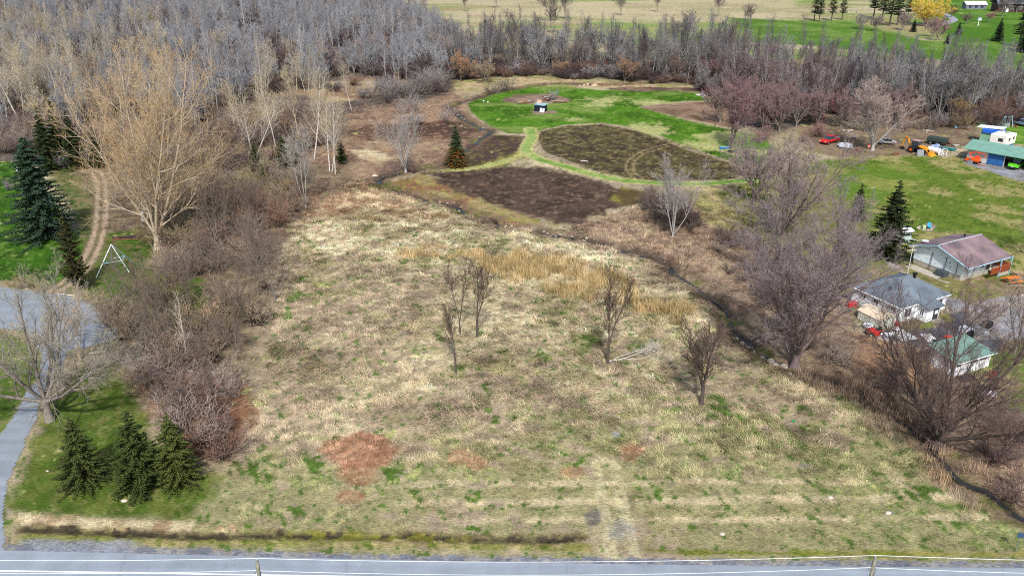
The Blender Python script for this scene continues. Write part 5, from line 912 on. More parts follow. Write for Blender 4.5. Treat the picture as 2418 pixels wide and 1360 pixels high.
# digger
def digger():
    p, q_ = (2140, 353), (2190, 364); t = thing('backhoe_loader', 'yellow backhoe loader with raised rear boom in the junk yard', 'digger', G(2164, 361), yaw(p, q_))
    MB().box((.2, 0, .95), (3.6, .9, .5)).build('chassis', C('chassis_black', (48, 46, 44)), t); MB().yprism([(.6, 1.1), (.6, 1.85), (2.3, 1.6), (2.4, 1.1)], -.45, .45).build('bonnet', YEL, t, bev=.05)
    c = MB(); c.box((-.3, 0, 1.4), (1.6, 1.5, .5)); c.build('cab_base', C('cab_black', (40, 42, 46)), t)
    g = MB(); g.box((-.3, 0, 2.15), (1.45, 1.4, 1.05)); cb = g.build('cab', GLS, t); f = MB()
    for x_ in (-1.0, .42):
        for s_ in (-1, 1): f.box((x_, s_*.7, 2.15), (.1, .1, 1.1))
    f.build('cab_pillar', BLK, cb); MB().box((-.3, 0, 2.74), (1.75, 1.6, .12)).build('cab_roof', C('cab_roof_pink', (170, 140, 140)), t)
    for s_ in (-1, 1): wheel(t, (-.9, s_*.95, .75), .75, .45, ORG); wheel(t, (2.0, s_*.85, .48), .48, .3, ORG)
    a = MB()
    for s_ in (-1, 1): a.tube((.4, s_*.6, 1.7), (2.2, s_*.6, 1.25), .13, .13, 5); a.tube((2.2, s_*.6, 1.25), (3.3, s_*.6, .45), .13, .11, 5)
    a.tube((2.3, -.6, 1.2), (2.3, .6, 1.2), .1, .1, 5); a.build('loader_arm', YEL, t)
    MB().yprism([(3.2, .15), (3.25, .95), (3.45, .95), (3.5, .4), (4.2, .1), (4.2, .02)], -1.1, 1.1).build('loader_bucket', YEL, t)
    bm_ = MB(); bm_.tube((-1.6, 0, 1.0), (-2.6, 0, 2.9), .2, .17, 6); bm_.tube((-2.6, 0, 2.9), (-3.1, 0, 3.1), .18, .16, 6); bm_.tube((-1.8, .15, 1.6), (-2.4, .15, 2.5), .07, .07, 5); bm_.build('boom', YEL, t)
    st = MB(); st.tube((-3.0, 0, 3.2), (-3.8, 0, .8), .16, .12, 6); st.tube((-3.0, .12, 3.3), (-3.5, .12, 2.2), .06, .06, 5); st.build('dipper_arm', YEL, t); MB().yprism([(-3.9, .7), (-3.5, .8), (-3.0, .35), (-3.2, .1), (-3.7, .1)], -.3, .3).build('digging_bucket', BLK, t)
    MB().box((-1.5, 0, .8), (.35, 1.9, .7)).build('stabiliser', BLK, t)
digger()
t = thing('mini_excavator', 'small orange-red excavator with folded arm before the barn wall', 'digger', G(2302, 386), yaw((2281, 378), (2367, 394)))
for s_ in (-1, 1): MB().yprism([(-1.0, .1), (-.8, .45), (.8, .45), (1.0, .1), (.8, 0), (-.8, 0)], s_*.7-.18, s_*.7+.18).build('track', BLK, t)
MB().box((0, 0, .8), (1.7, 1.3, .7)).build('body', ORG, t, bev=.08); MB().box((.2, .2, 1.35), (.9, .8, .5)).build('engine_cover', C('orange_red', (226, 74, 44)), t, bev=.06)
a = MB(); a.tube((-.7, 0, .9), (-1.5, 0, 2.0), .14, .12, 6); a.tube((-1.5, 0, 2.0), (-.2, .2, 2.4), .12, .1, 6); a.tube((.2, .3, 2.3), (1.6, .4, 2.2), .1, .08, 6); a.tube((-.2, .2, 2.4), (.2, .3, 2.3), .1, .1, 6); a.tube((1.6, .4, 2.2), (1.7, .4, 1.2), .06, .05, 5); a.build('arm', C('orange_red', (226, 74, 44)), t)
MB().yprism([(-2.2, .5), (-1.7, 1.1), (-1.3, .9), (-1.4, .4), (-1.9, .3)], -.35, .35).build('bucket', ORG, t); MB().box((-.6, -1.1, .35), (1.0, .08, .7)).build('blade', STL, t); MB().tube((.8, -.9, .2), (2.4, -1.1, .15), .09, .07, 5).build('tow_bar', ORG, t)
# behind the barn
t = thing('camper', 'white boxy camper shell behind the green-roofed barn', 'camper', (*G(2357, 352),), yaw((2330, 350), (2372, 358)))
MB().box((0, 1.2, 2.3), (3.6, 5.2, 2.3)).build('body', C('camper_white', (236, 232, 222)), t, bev=.1); MB().box((0, 1.2, .7), (3.0, 4.6, .9)).build('underframe', BLU, t); wall_window(t, (.6, -1.42, 2.4), .9, .6, 'y', frame=BLK); MB().box((.1, 2.4, 3.5), (.8, .6, .12)).build('roof_vent', BLK, t)
w_ = MB(); [w_.box((1.82, y_, 2.5), (.05, .8, .6)) for y_ in (.2, 2.4)]; w_.build('side_window', GLS, t)
for s_ in (-1, 1): wheel(t, (0, s_*1.2+1.2, .42), .42, .3)
t = thing('tarp_shed', 'small green shed under a bright blue tarp behind the barn', 'shed', G(2333, 340), yaw((2310, 336), (2350, 342)))
MB().box((0, 1, 1.3), (4.0, 2.4, 2.6)).build('wall', C('pale_green_wall', (130, 176, 150)), t); MB().box((.4, .9, 2.95), (4.3, 2.9, 1.0)).build('tarp', TAR, t, bev=.12)
MB().box((-.3, 1.6, 3.62), (5.6, 3.2, .1), ry=-.04).build('roof_sheet', C('white_sheet', (226, 232, 232)), t)
t = thing('cream_board', 'flat cream board lying on the grass right behind the barn roof', 'board', G(2388, 352), yb); MB().box((0, 0, .1), (3.4, 1.2, .12)).build('sheet', C('cream_board', (232, 222, 200)), t)
t = thing('low_wall', 'low pale grey block wall with junk at the far right yard edge', 'wall', G(2345, 296), yaw((2330, 293), (2368, 299))); MB().box((0, 0, .5), (7.5, .4, 1.0)).build('wall_block', C('pale_block', (164, 176, 166), .8), t, bev=.03); MB().box((0, .4, 1.02), (7.6, 1.0, .08)).build('coping', STL, t)
t = thing('swing_frame', 'pale blue swing frame at the end of the low grey wall', 'swing frame', G(2376, 300), .3); f = MB()
for x_ in (-1.2, 1.2): f.tube((x_, -.8, 0), (x_, 0, 2.6), .08, .07, 6); f.tube((x_, .8, 0), (x_, 0, 2.6), .08, .07, 6)
f.tube((-1.4, 0, 2.6), (1.4, 0, 2.6), .08, .08, 6); f.build('frame', LBL, t); c = MB(); [c.tube((x_, 0, 2.6), (x_, 0, .7), .03, .03, 4) for x_ in (-.6, -.1, .1, .6)]; c.build('chain', LBL, t); c = MB(); [c.box((x_, 0, .7), (.55, .3, .06)) for x_ in (-.35, .35)]; c.build('seat', LBL, t)
pickup('grey-blue pickup at the right edge beyond the barn', 2414, 298, yaw((2400, 296), (2418, 300)), C('dull_blue', (120, 134, 160)), BLK)
# junk yard
t = thing('dump_trailer', 'black flatbed trailer behind the white tank in the junk yard', 'trailer', G(2212, 342), yaw((2194, 338), (2232, 344))); MB().box((0, 0, 1.3), (4.2, 2.0, .9)).build('bed', C('trailer_dark', (58, 70, 66)), t, bev=.04); MB().box((0, 0, .75), (4.4, 1.2, .25)).build('chassis', BLK, t); [wheel(t, (x_, s_*1.0, .45), .45, .3) for x_ in (-1.2, .2) for s_ in (-1, 1)]; MB().tube((2.2, 0, .7), (3.4, 0, .6), .08, .08, 5).build('tow_bar', BLK, t)
t = thing('water_tank', 'white cylindrical tank lying beside the yellow backhoe loader', 'tank', G(2206, 364), yaw((2190, 360), (2222, 368))); MB().tube((-1.6, 0, .85), (1.2, 0, .85), .62, .62, 16).build('tank', WTR, t, bev=.05); f = MB(); [f.tube((x_, s_*.6, 0), (x_, s_*.6, 1.5), .06, .06, 4) for x_ in (1.4, 2.5) for s_ in (-1, 1)]; [f.tube((1.4, s_*.6, z_), (2.5, s_*.6, z_), .06, .06, 4) for z_ in (.3, 1.5) for s_ in (-1, 1)]; f.build('cradle', WTR, t)
t = thing('barrel', 'pale blue plastic barrels heaped behind the white tank', 'barrels', G(2208, 352), .3); b = MB(); [b.lathe((x_, y_, 0), [(.3, 0), (.36, .2), (.36, .8), (.28, .95)], 10) for x_, y_ in ((-1, 0), (-.3, .2), (.4, 0), (1.0, .3))]; b.build('barrel_drum', C('barrel_blue', (150, 172, 214)), t)
t = thing('loader_plate', 'upright grey metal plate leaning against the loader bucket', 'plate', G(2172, 369), .1); MB().box((0, 0, .75), (1.5, .12, 1.4), rx=-.25).build('plate', STL, t)
t = thing('teal_boat', 'small teal boat among scrap right of the white tank', 'boat', G(2238, 355), yaw((2228, 352), (2252, 356)))
MB().add([(-1.5, -.5, .55), (-1.5, .5, .55), (1.0, .5, .6), (1.9, 0, .7), (1.0, -.5, .6), (-1.4, -.3, .05), (-1.4, .3, .05), (1.1, .25, .05), (1.6, 0, .15), (1.1, -.25, .05)], [(5, 6, 7, 8, 9), (0, 1, 6, 5), (1, 2, 7, 6), (2, 3, 8, 7), (3, 4, 9, 8), (4, 0, 5, 9), (0, 4, 3, 2, 1)]).build('hull', C('teal_hull', (70, 140, 150)), t)
t = thing('car_wreck', 'grey stripped car body under bare twigs left of the digger', 'car', G(2094, 341), yaw((2082, 340), (2106, 341))); MB().yprism([(-1.9, .35), (-1.9, .9), (-1.2, 1.0), (-.8, 1.45), (.6, 1.45), (1.1, 1.0), (1.9, .85), (1.9, .35)], -.8, .8).build('body', C('dull_silver', (168, 164, 162), .5, 0, .2, 2), t, bev=.08); w_ = MB(); w_.box((-.1, 0, 1.18), (1.7, 1.66, .38)); w_.build('side_window', BLK, t); [wheel(t, (x_, s_*.75, .33), .33, .2) for x_ in (-1.2, 1.2) for s_ in (-1, 1)]
t = thing('tarp_bundle', 'pale blue-grey tarped heap right of the red pickup', 'bundle', G(1995, 350), -.5); MB().rock((0, 0, 0), (3.4, 1.6, 1.2), 3).build('tarp', C('grey_tarp', (178, 184, 196), .6, 0, .12, 2, .5), t); MB().tube((-1.6, -.4, 1.0), (1.6, .2, 1.0), .03, .03, 4).build('strap', BLK, t)
t = thing('stop_sign', 'red stop sign propped against the pale-branched maple trunk', 'sign', G(2049, 362), .2); MB().tube((0, 0, 0), (0, 0, 1.5), .04, .04, 5).build('post', WOOD_, t)
sg = MB().add([(.36*math.cos(R(22.5+45*i)), -.06, 1.6+.36*math.sin(R(22.5+45*i))) for i in range(8)]+[(.36*math.cos(R(22.5+45*i)), -.02, 1.6+.36*math.sin(R(22.5+45*i))) for i in range(8)], [tuple(range(8)), tuple(range(8, 16))[::-1]]+[(i, i+8, (i+1) % 8+8, (i+1) % 8) for i in range(8)]).build('sign_plate', RED, t); MB().box((0, -.075, 1.6), (.5, .02, .14)).build('lettering', WTR, sg)
GJ = 'scrap lumps in the junk yard'
for i, (px, py, c, lb) in enumerate(((2002, 312, CON, 'pale rubble heap behind the red pickup'), (2020, 325, CON, 'low rubble spread left of the pale-branched maple'), (2030, 358, RUS, 'dark teal scrap beside the pale-branched maple'), (2262, 303, LBL, 'pale blue scrap at the foot of the right belt'), (2275, 306, RUS, 'brown scrap heap under the right belt'), (2296, 294, BLK, 'black rubber tank at the foot of the right belt'), (2255, 285, LBL, 'blue scrap deep in the right belt shrubs'), (2192, 312, CON, 'pale stones beyond the black trailer'), (2390, 300, RUS, 'dark scrap between swing frame and blue pickup'), (2260, 345, CON, 'white scrap right of the teal boat'), (2112, 366, RUS, 'dark ash heap left of the digger'), (2240, 340, RUS, 'mixed scrap right of the black trailer'))):
    t = thing('scrap_heap', lb, 'scrap heap', G(px, py), i*.7, GJ); m_ = MB(); rr = random.Random(i)
    for k in range(7): m_.box((rr.uniform(-1.2, 1.2), rr.uniform(-.6, .6), rr.uniform(.1, .4)), (rr.uniform(.3, 1.0), rr.uniform(.2, .7), rr.uniform(.1, .4)), rz=rr.uniform(0, 3), rx=rr.uniform(-.4, .4))
    o = m_.build('scrap', c, t); o['kind'] = 'stuff'
# garden lawn things
t = thing('storage_box', 'black open-topped box hut on the bright garden lawn', 'hut', G(1274, 264), yaw((1262, 263), (1286, 266))); MB().box((0, .6, .95), (3.0, 1.9, 1.8)).build('wall', C('navy_wall', (30, 38, 54)), t); MB().box((.1, .6, 1.93), (3.3, 2.1, .12), rx=.1).build('roof', C('pale_teal_sheet', (150, 180, 186)), t); MB().box((-.9, 1.4, 2.35), (1.4, .1, 1.1), rx=-.7).build('hatch', C('tan_board', (190, 160, 140)), t)
for x_ in (.75, 1.55): MB().box((x_, -.6, .6), (.6, .08, 1.1), rx=-.2).build('leaning_board', WTR, t)
for (cx, cy, n, lb) in ((1236, 244, 22, 'pile of dark and pale logs on the left of the lawn island'), (1306, 236, 16, 'dark log pile in the middle of the lawn island'), (1326, 243, 10, 'low pile of grey logs at the right of the lawn island')):
    t = thing('log_pile', lb, 'log pile', G(cx, cy), .2); rr = random.Random(cx)
    for k in range(n):
        a = rr.uniform(-.9, .9); l_ = rr.uniform(.5, 1.1); c = (rr.gauss(0, 1.3), rr.gauss(0, .6), rr.uniform(.1, .6)); MB().tube((c[0]-l_*math.cos(a), c[1]-l_*math.sin(a), c[2]), (c[0]+l_*math.cos(a), c[1]+l_*math.sin(a), c[2]+rr.uniform(-.1, .3)), .12, .09, 6).build('log', (RUS, STL, WOOD_, C('charred', (52, 46, 46)))[rr.randint(0, 3)], t)
t = thing('rubble_pile', 'heap of pale and dark stones at the right end of the garden lawn', 'stone pile', G(1666, 226), .2); rr = random.Random(8)
for k in range(12): MB().rock((rr.gauss(0, 1.7), rr.gauss(0, .7), -.05), (rr.uniform(.8, 1.5), rr.uniform(.7, 1.2), rr.uniform(.5, .9)), k).build('stone', (CON, GRY, C('pale_stone', (206, 208, 212)), BLK)[k % 4], t)
t = thing('rubble_pile', 'pale broken rocks on the dark ground behind the garden lawn', 'stone pile', G(1396, 203), .2)
for k in range(9): MB().rock((rr.gauss(0, 2.4), rr.gauss(0, .7), -.05), (rr.uniform(.7, 1.4), rr.uniform(.6, 1.1), rr.uniform(.4, .8)), k+20).build('stone', C('tan_stone', (196, 172, 148)), t)
t = thing('garden_bench', 'small low bench alone on the burnt oval plot', 'bench', G(1379, 385), -.05); MB().box((0, 0, .45), (1.5, .5, .1)).build('seat', C('pale_plank', (196, 190, 184)), t); [MB().box((x_, 0, .2), (.12, .45, .42)).build('leg', RUS, t) for x_ in (-.55, .55)]
t = thing('dinghy', 'bright blue dinghy lying under the leaning maple', 'dinghy', G(1711, 352), .1); b = MB().add([(-1.2, -.5, .5), (-1.2, .5, .5), (.8, .5, .5), (1.4, 0, .55), (.8, -.5, .5), (-1.1, -.3, .02), (-1.1, .3, .02), (.8, .3, .02), (1.1, 0, .1), (.8, -.3, .02)], [(5, 6, 7, 8, 9), (0, 1, 6, 5), (1, 2, 7, 6), (2, 3, 8, 7), (3, 4, 9, 8), (4, 0, 5, 9)]); b.build('hull', C('bright_blue', (50, 140, 190)), t); MB().box((0, 0, .4), (1.9, .75, .05)).build('cover', LBL, t)
t = thing('tyre_swing', 'black tyre lying at the foot of the leaning maple', 'tyre', G(1726, 360), 0); MB().torus((0, 0, .2), .6, .22, 'z').build('tyre', TYR, t, smooth=True)
GW = 'white balls on the garden lawn'
for px, py in ((1142, 241), (1152, 243)): tag(MB().lathe((0, 0, 0), [(.08, 0), (.22, .1), (.24, .25), (.1, .42)], 8).build('ball', WTR), 'small white ball lying on the left end of the garden lawn', 'ball', GW).location = (*G(px, py), 0)
# house yard things
t = thing('lawn_tractor', 'red ride-on mower in front of the cream shed', 'lawn mower', G(2064, 790), yaw((2075, 789), (2054, 791)), scale=1.15)
MB().yprism([(.1, .35), (.15, .85), (.95, .75), (1.0, .35)], -.3, .3).build('bonnet', RED, t, bev=.05); MB().box((-.35, 0, .42), (1.0, .75, .25)).build('body', RED, t, bev=.05); MB().yprism([(-.75, .55), (-.7, .95), (-.55, .95), (-.5, .65), (-.2, .6), (-.2, .52)], -.25, .25).build('seat', BLK, t); MB().box((0, 0, .2), (.7, 1.1, .14)).build('mower_deck', RED, t)
for x_, r_ in ((-.55, .28), (.7, .2)): [wheel(t, (x_, s_*.42, r_), r_, .2, WTR) for s_ in (-1, 1)]
s_ = MB().torus((.12, 0, 1.0), .15, .02, 'z', 10, 4).build('steering_wheel', BLK, t)
tag(MB().torus((0, 0, .15), .5, .17, 'z', 18, 8).build('rubber_ring', C('ring_white', (206, 216, 232)), smooth=True), 'white-blue rubber ring lying left of the ride-on mower', 'tyre').location = (*G(2049, 771), 0)
GP_ = 'pale boards dumped below the shed'
for px, py, w_, d_, a, lb in ((2113, 790, 2.6, .8, .15, 'long white board nearest the ride-on mower'), (2130, 785, .9, 2.4, .5, 'white board lying crosswise over the others'), (2140, 799, 2.4, 1.3, .3, 'wide white board at the lower end of the heap'), (2194, 800, 1.4, 1.9, .1, 'single white board leaning right of the board heap'), (2128, 795, 1.6, 1.0, .9, 'short grey-white board in the middle of the heap')):
    o = MB().box((0, 0, .12), (w_, d_, .08), rz=a, rx=.08).build('white_board', WTR); o.location = (*G(px, py), 0); tag(o, lb, 'board', GP_)
tag(MB().lathe((0, 0, 0), [(.2, 0), (.3, .5), (.32, .55), (.28, .55)], 10).build('red_tub', RED), 'red tub at the corner between shed and bungalow', 'tub').location = (*G(2118, 771), 0)
tag(MB().box((0, 0, .4), (1.3, .8, .7), rz=.3).build('red_crate', RED, bev=.06), 'red bin behind the left wall of the white bungalow', 'bin').location = (*G(2010, 724), 0)
tag(MB().yprism([(-1.1, .2), (-.8, .05), (.8, .05), (1.1, .2), (.7, .42), (-.7, .42)], -.3, .3).build('red_kayak', C('kayak_red', (226, 66, 34), .4), bev=.06), 'orange-red sledge lying on the dark gravel', 'sledge').location = (*G(2249, 803), 0)
bpy.context.view_layer.update(); 
o = bpy.data.objects['red_kayak']; o.rotation_euler = (0, 0, -.8)
A_, B_, C_ = (2196, 858), (2250, 890), (2330, 866); W, D = dist(B_, C_), dist(B_, A_); hh = 2.0
t = thing('carport', 'white open-sided carport with green roof behind the wide dark tree', 'carport', G(*B_), yaw(B_, C_))
MB().box((.05, D/2, hh/2), (.1, D, hh)).build('wall', WHT, t); MB().box((W/2, .05, .55), (W, .1, 1.1)).build('wall', WHT, t); MB().box((W-.05, D/2, hh/2), (.1, D-.2, hh)).build('wall', WHT, t)
for i in range(4): MB().box((W*i/3, -.06, hh/2), (.16, .1, hh)).build('post', WTR, t)
MB().box((W*.3, -.03, 1.35), (W*.28, .06, 1.1)).build('door', WTR, t)
r = MB(); slab_roof(r, [[(-.4, -.5, hh), (W+.4, -.5, hh), (W+.4, D+.5, hh+.5), (-.4, D+.5, hh+.5)]], .1); r.build('roof', C('teal_green_roof', (116, 146, 134), .5, 0, .1, 1), t)
f = MB(); f.tube((-.4, -.52, hh-.03), (W+.4, -.52, hh-.03), .07, .07, 4); f.build('fascia', WTR, t)
t = thing('motorbike', 'dark motorbike with white fairing parked above the carport', 'motorbike', G(2290, 796), .6)
for x_ in (-.65, .65): wheel(t, (x_, 0, .32), .32, .12)
MB().yprism([(-.5, .4), (-.6, .85), (-.2, .75), (.3, .95), (.5, .5), (.2, .3)], -.16, .16).build('frame', BLK, t, bev=.04); MB().yprism([(.3, .7), (.35, 1.1), (.6, 1.0), (.65, .6)], -.2, .2).build('fairing', WTR, t, bev=.04); MB().tube((.4, -.35, 1.05), (.4, .35, 1.05), .02, .02, 4).build('handlebar', STL, t); MB().box((-.35, 0, .85), (.6, .25, .1)).build('seat', BLK, t)
GY = 'odds and ends on the gravel above the carport'
for px, py, c, s_, lb in ((2276, 783, WTR, (1.1, .9, .7), 'white tub on the gravel above the red sledge'), (2330, 772, BLK, (1.2, .9, .8), 'black crate on the gravel right of the motorbike'), (2328, 792, WTR, (.5, .5, .5), 'small white can right of the motorbike'), (2210, 812, BLK, (1.6, .5, .3), 'black strip of scrap beside the single white board'), (2205, 745, BLK, (.6, .5, .5), 'black pot by the bungalow front wall'), (2311, 760, WOOD_, (2.2, .2, .12), 'plank lying on the gravel drive'), (2168, 825, WOOD_, (3.2, .2, .1), 'long plank in the dry stalks below the boards')):
    o = MB().box((0, 0, s_[2]/2), s_, rz=px*.7).build('yard_item', c, bev=.05); o.location = (*G(px, py), 0); tag(o, lb, 'yard item', GY)
t = thing('garden_tiller', 'red garden tiller right of the carport', 'tiller', G(2343, 900), .5); [wheel(t, (-.1, s_*.3, .22), .22, .14) for s_ in (-1, 1)]; MB().box((.1, 0, .5), (.7, .4, .4)).build('engine', RED, t, bev=.05); MB().tube((-.2, -.25, .5), (-1.1, -.3, .95), .03, .03, 4).build('handle', RED, t); MB().tube((-.2, .25, .5), (-1.1, .3, .95), .03, .03, 4).build('handle', RED, t); MB().tube((.5, -.4, .2), (.5, .4, .2), .2, .2, 8).build('tines', BLK, t); MB().box((.9, .5, .5), (.5, .5, .5)).build('hopper', RED, t, bev=.05)
tag(MB().box((0, 0, .15), (2.0, 1.3, .28), rz=.2).build('black_liner', BLK, bev=.08), 'black pond liner folded below the carport', 'liner').location = (*G(2282, 896), 0)
tag(MB().rock((0, 0, 0), (1.8, 1.3, .7), 5).build('rubble', C('mauve_rubble', (190, 180, 190), .8, 0, .3, 3, .5)), 'pale heap of rubble below the red garden tiller', 'rubble').location = (*G(2335, 933), 0)
GO = 'orange picnic tables'
t = thing('picnic_table', 'bright orange wooden picnic table below the red-brown deck', 'picnic table', G(2388, 668), .3, scale=1.15)
m_ = [MB().box((0, y_, .75), (1.8, .14, .05)).build('plank', C('orange_wood', (232, 130, 40)), t) for y_ in (-.3, -.15, 0, .15, .3)]; [MB().box((0, y_, .45), (1.8, .26, .05)).build('bench', C('orange_wood', (232, 130, 40)), t) for y_ in (-.75, .75)]
for x_ in (-.6, .6):
    for s_ in (-1, 1): MB().tube((x_, s_*.7, 0), (x_, s_*.2, .74), .05, .05, 4).build('leg', ORG, t)
    MB().box((x_, 0, .4), (.08, 1.6, .1)).build('brace', C('pale_brace', (226, 204, 160)), t)
t = thing('pallet_stack', 'stack of weathered pallets right of the deck', 'pallets', G(2405, 652), .3)
for z_ in (0, .16, .32, .48):
    [MB().box((0, y_, z_+.12), (1.6, .16, .03)).build('slat', WOOD_, t) for y_ in (-.5, -.25, 0, .25, .5)]; [MB().box((x_, 0, z_+.05), (.1, 1.2, .09)).build('runner', WOOD_, t) for x_ in (-.7, 0, .7)]
tag(MB().box((0, 0, .1), (2.8, .3, .1), rz=-.2).build('plank', WOOD_), 'pale plank on the ground right of the orange picnic table', 'plank').location = (*G(2410, 676), 0)
t = thing('fire_pit', 'ring of stones with a blue chair on the yard lawn', 'fire pit', G(2187, 541), 0); rr = random.Random(2)
for k in range(9): a = k*.7; MB().rock((1.1*math.cos(a)-.3, .8*math.sin(a), -.03), (.5, .4, .3), k).build('stone', CON, t)
c = MB(); c.box((.5, 0, .4), (.6, .6, .08)); c.box((.5, .3, .75), (.6, .07, .65), rx=-.2); c.build('chair', C('chair_blue', (70, 160, 200)), t); MB().box((-.4, .1, .35), (.5, .5, .5)).build('crate', C('pale_green', (190, 210, 150)), t)
t = thing('white_shed', 'small pale blue-white shed peeping out right of the black-green spruce', 'shed', G(2134, 572), .5); MB().box((0, .6, 1.0), (2.2, 2.0, 2.0)).build('wall', C('pale_blue_wall', (186, 206, 206)), t); r = MB(); slab_roof(r, [[(-1.3, -.7, 1.95), (1.3, -.7, 1.95), (1.3, .6, 2.5), (-1.3, .6, 2.5)], [(-1.3, .6, 2.5), (1.3, .6, 2.5), (1.3, 1.9, 1.95), (-1.3, 1.9, 1.95)]], .08); r.build('roof', WTR, t); MB().box((1.6, -.5, .35), (1.3, 1.0, .08), ry=.3).build('leaning_board', WTR, t)
tag(MB().lathe((0, 0, 0), [(.25, 0), (.3, .3), (.2, .45)], 8).build('white_pot', WTR), 'white bucket left above the white bungalow roof', 'bucket').location = (*G(2046, 672), 0)
# left side
def lamp_post(px, py, top, lb):
    H = hgt(px, py, top); t = thing('lamp_post', lb, 'lamp post', G(px, py)); MB().tube((0, 0, 0), (0, 0, H-.6), .07, .05, 8).build('post', C('verdigris', (150, 190, 186)), t); l = MB().lathe((0, 0, H-.6), [(.05, 0), (.22, .12), (.26, .5), (.05, .62)], 8).build('lamp', WTR, t); MB().lathe((0, 0, H-.08), [(.34, 0), (.05, .22)], 8).build('cap', STL, l)
lamp_post(57, 466, 398, 'tall pale lamp post on the left lawn')
t = thing('birdhouse_pole', 'white birdhouse on a white pole on the far lawn', 'birdhouse', G(2309, 62)); H = hgt(2309, 62, 43)*.95; MB().tube((0, 0, 0), (0, 0, H-1), .22, .18, 6).build('pole', WTR, t); MB().box((0, 0, H-.5), (1.7, 1.3, 1.0)).build('house', WTR, t, bev=.05); MB().add([(-1, -.8, H), (1, -.8, H), (1, .8, H), (-1, .8, H), (-1, 0, H+.5), (1, 0, H+.5)], [(0, 1, 5, 4), (3, 4, 5, 2), (0, 4, 3), (1, 2, 5), (0, 3, 2, 1)]).build('roof', STL, t)
# A-frame climbing tower: white bars
t = thing('climbing_frame', 'white tubular A-frame climbing frame beside the two-rut track', 'climbing frame', (0, 0, 0)); P1, P2 = G(227, 656), G(305, 643); T_ = ((P1[0]*.5+P2[0]*.5), (P1[1]+P2[1])/2+1.4); Ht = 4.3; f = MB()
top = Vector((*T_, Ht)); legs = [Vector((*p, 0)) for p in (P1, P2)]; back = [Vector((P1[0]+.9, P1[1]+3.4, 0)), Vector((P2[0]-.6, P2[1]+3.4, 0))]
for l in legs: f.tube(l, top, .07, .07, 6)
f.build('leg', WTR, t); f = MB(); [f.tube(l, top, .05, .05, 6) for l in back]; f.build('rear_leg', LBL, t)
lo = [l.lerp(top, .42) for l in legs]; hi = [l.lerp(top, .42)+Vector((0, 0, 0)) for l in back]; f = MB()
f.tube(lo[0], lo[1], .06, .06, 6); f.tube(hi[0], hi[1], .06, .06, 6); f.tube(lo[0], hi[0], .06, .06, 6); f.tube(lo[1], hi[1], .06, .06, 6); f.build('cross_bar', LBL, t)
t = thing('propane_tank', 'white upright tank behind the giant cottonwood trunk', 'tank', G(343, 542)); MB().lathe((0, 0, .5), [(.3, 0), (.5, .2), (.52, 1.2), (.35, 1.5)], 12).build('tank', WTR, t, smooth=True); MB().lathe((0, 0, 2.05), [(.3, 0), (.32, .8), (.15, 1.1)], 10).build('cap', WTR, t); MB().lathe((0, 0, 0), [(.5, 0), (.5, .5)], 8).build('base', BLK, t)
t = thing('woodpile', 'dark stack of logs under the giant cottonwood', 'log pile', G(300, 565), .1); rr = random.Random(4)
for k in range(14): MB().tube((-2+rr.uniform(-.2, .2), rr.uniform(-.5, .5), .15+.12*(k % 4)), (2+rr.uniform(-.3, .3), rr.uniform(-.5, .5), .15+.12*(k % 4)), .12, .1, 6).build('log', (RUS, C('charred', (52, 46, 46)))[k % 2], t)
GE = 'pale edging poles round the driveway loop'
for a, b in (((137, 695), (180, 701)), ((180, 702), (205, 708)), ((205, 709), (238, 716)), ((210, 837), (247, 832)), ((247, 832), (256, 818)), ((278, 775), (291, 758))):
    p, q_ = G(*a), G(*b); o = MB().tube((0, 0, .12), (q_[0]-p[0], q_[1]-p[1], .16), .08, .07, 6).build('edging_pole', C('pale_pole', (216, 210, 198))); o.location = (*p, 0); tag(o, 'pale pole lying along the edge of the driveway loop', 'pole', GE)
# fallen branch
t = thing('fallen_tree', 'fallen white leafless tree lying by the tall young tree in the meadow', 'fallen tree', G(1442, 857), yaw((1442, 857), (1560, 836)))
wc = maple(60, 10, 3, (7, 5, 4, 3), .12, .012, .09, .3, trat=.9, t0=.3, ang=.3); a_, b_ = as_meshes('x', wc, BARKS['pale']); s_ = dist((1442, 857), (1565, 832))/9.4
for nm, me in (('trunk', a_), ('branches', b_)): o = link(bpy.data.objects.new(nm, me)); o.parent = t; o.rotation_euler = (0, math.pi/2, 0); o.location = (0, 0, .3); o.scale = (s_*1.0, s_*1.7, s_); set_tint(o, S(226, 220, 210))
# rocks
GK = 'boulders along the near bank of the creek'
for i, (px, py, s_) in enumerate(((1752, 812, 1.2), (1768, 822, .9), (1800, 845, 1.0), (1820, 855, 1.5), (1830, 862, 1.2), (1851, 868, 1.6), (1740, 800, .8), (1780, 832, .8), (1865, 884, 1.0), (1790, 806, .9))):
    o = MB().rock((0, 0, -.1), (s_*.6, s_*.5, s_*.36), i).build('boulder', C('boulder_grey', (150, 140, 128), .9, 0, .2, 2, .5), smooth=False); o.location = (*G(px, py), 0); tag(o, 'rounded grey boulder on the near bank of the creek by the big maple', 'boulder', GK)
GQ = 'small stones in the creek bend'
rr = random.Random(6)
for i in range(32):
    k = rr.randint(14*4, 20*4) if i < 22 else rr.randint(0, 12*4); k = min(k, len(CREEK)-1); c = CREEK[k]; s_ = rr.uniform(.25, .5)
    o = MB().rock((0, 0, -.1), (s_*1.2, s_, s_*.7), i % 7).build('creek_stone', C('creek_stone', (158, 150, 138), .9, 0, .2, 2)); o.location = (c[0]+rr.gauss(0, .7), c[1]+rr.gauss(0, .6), -.12); tag(o, 'small pale stone beside the water in the upper creek', 'stone', GQ)
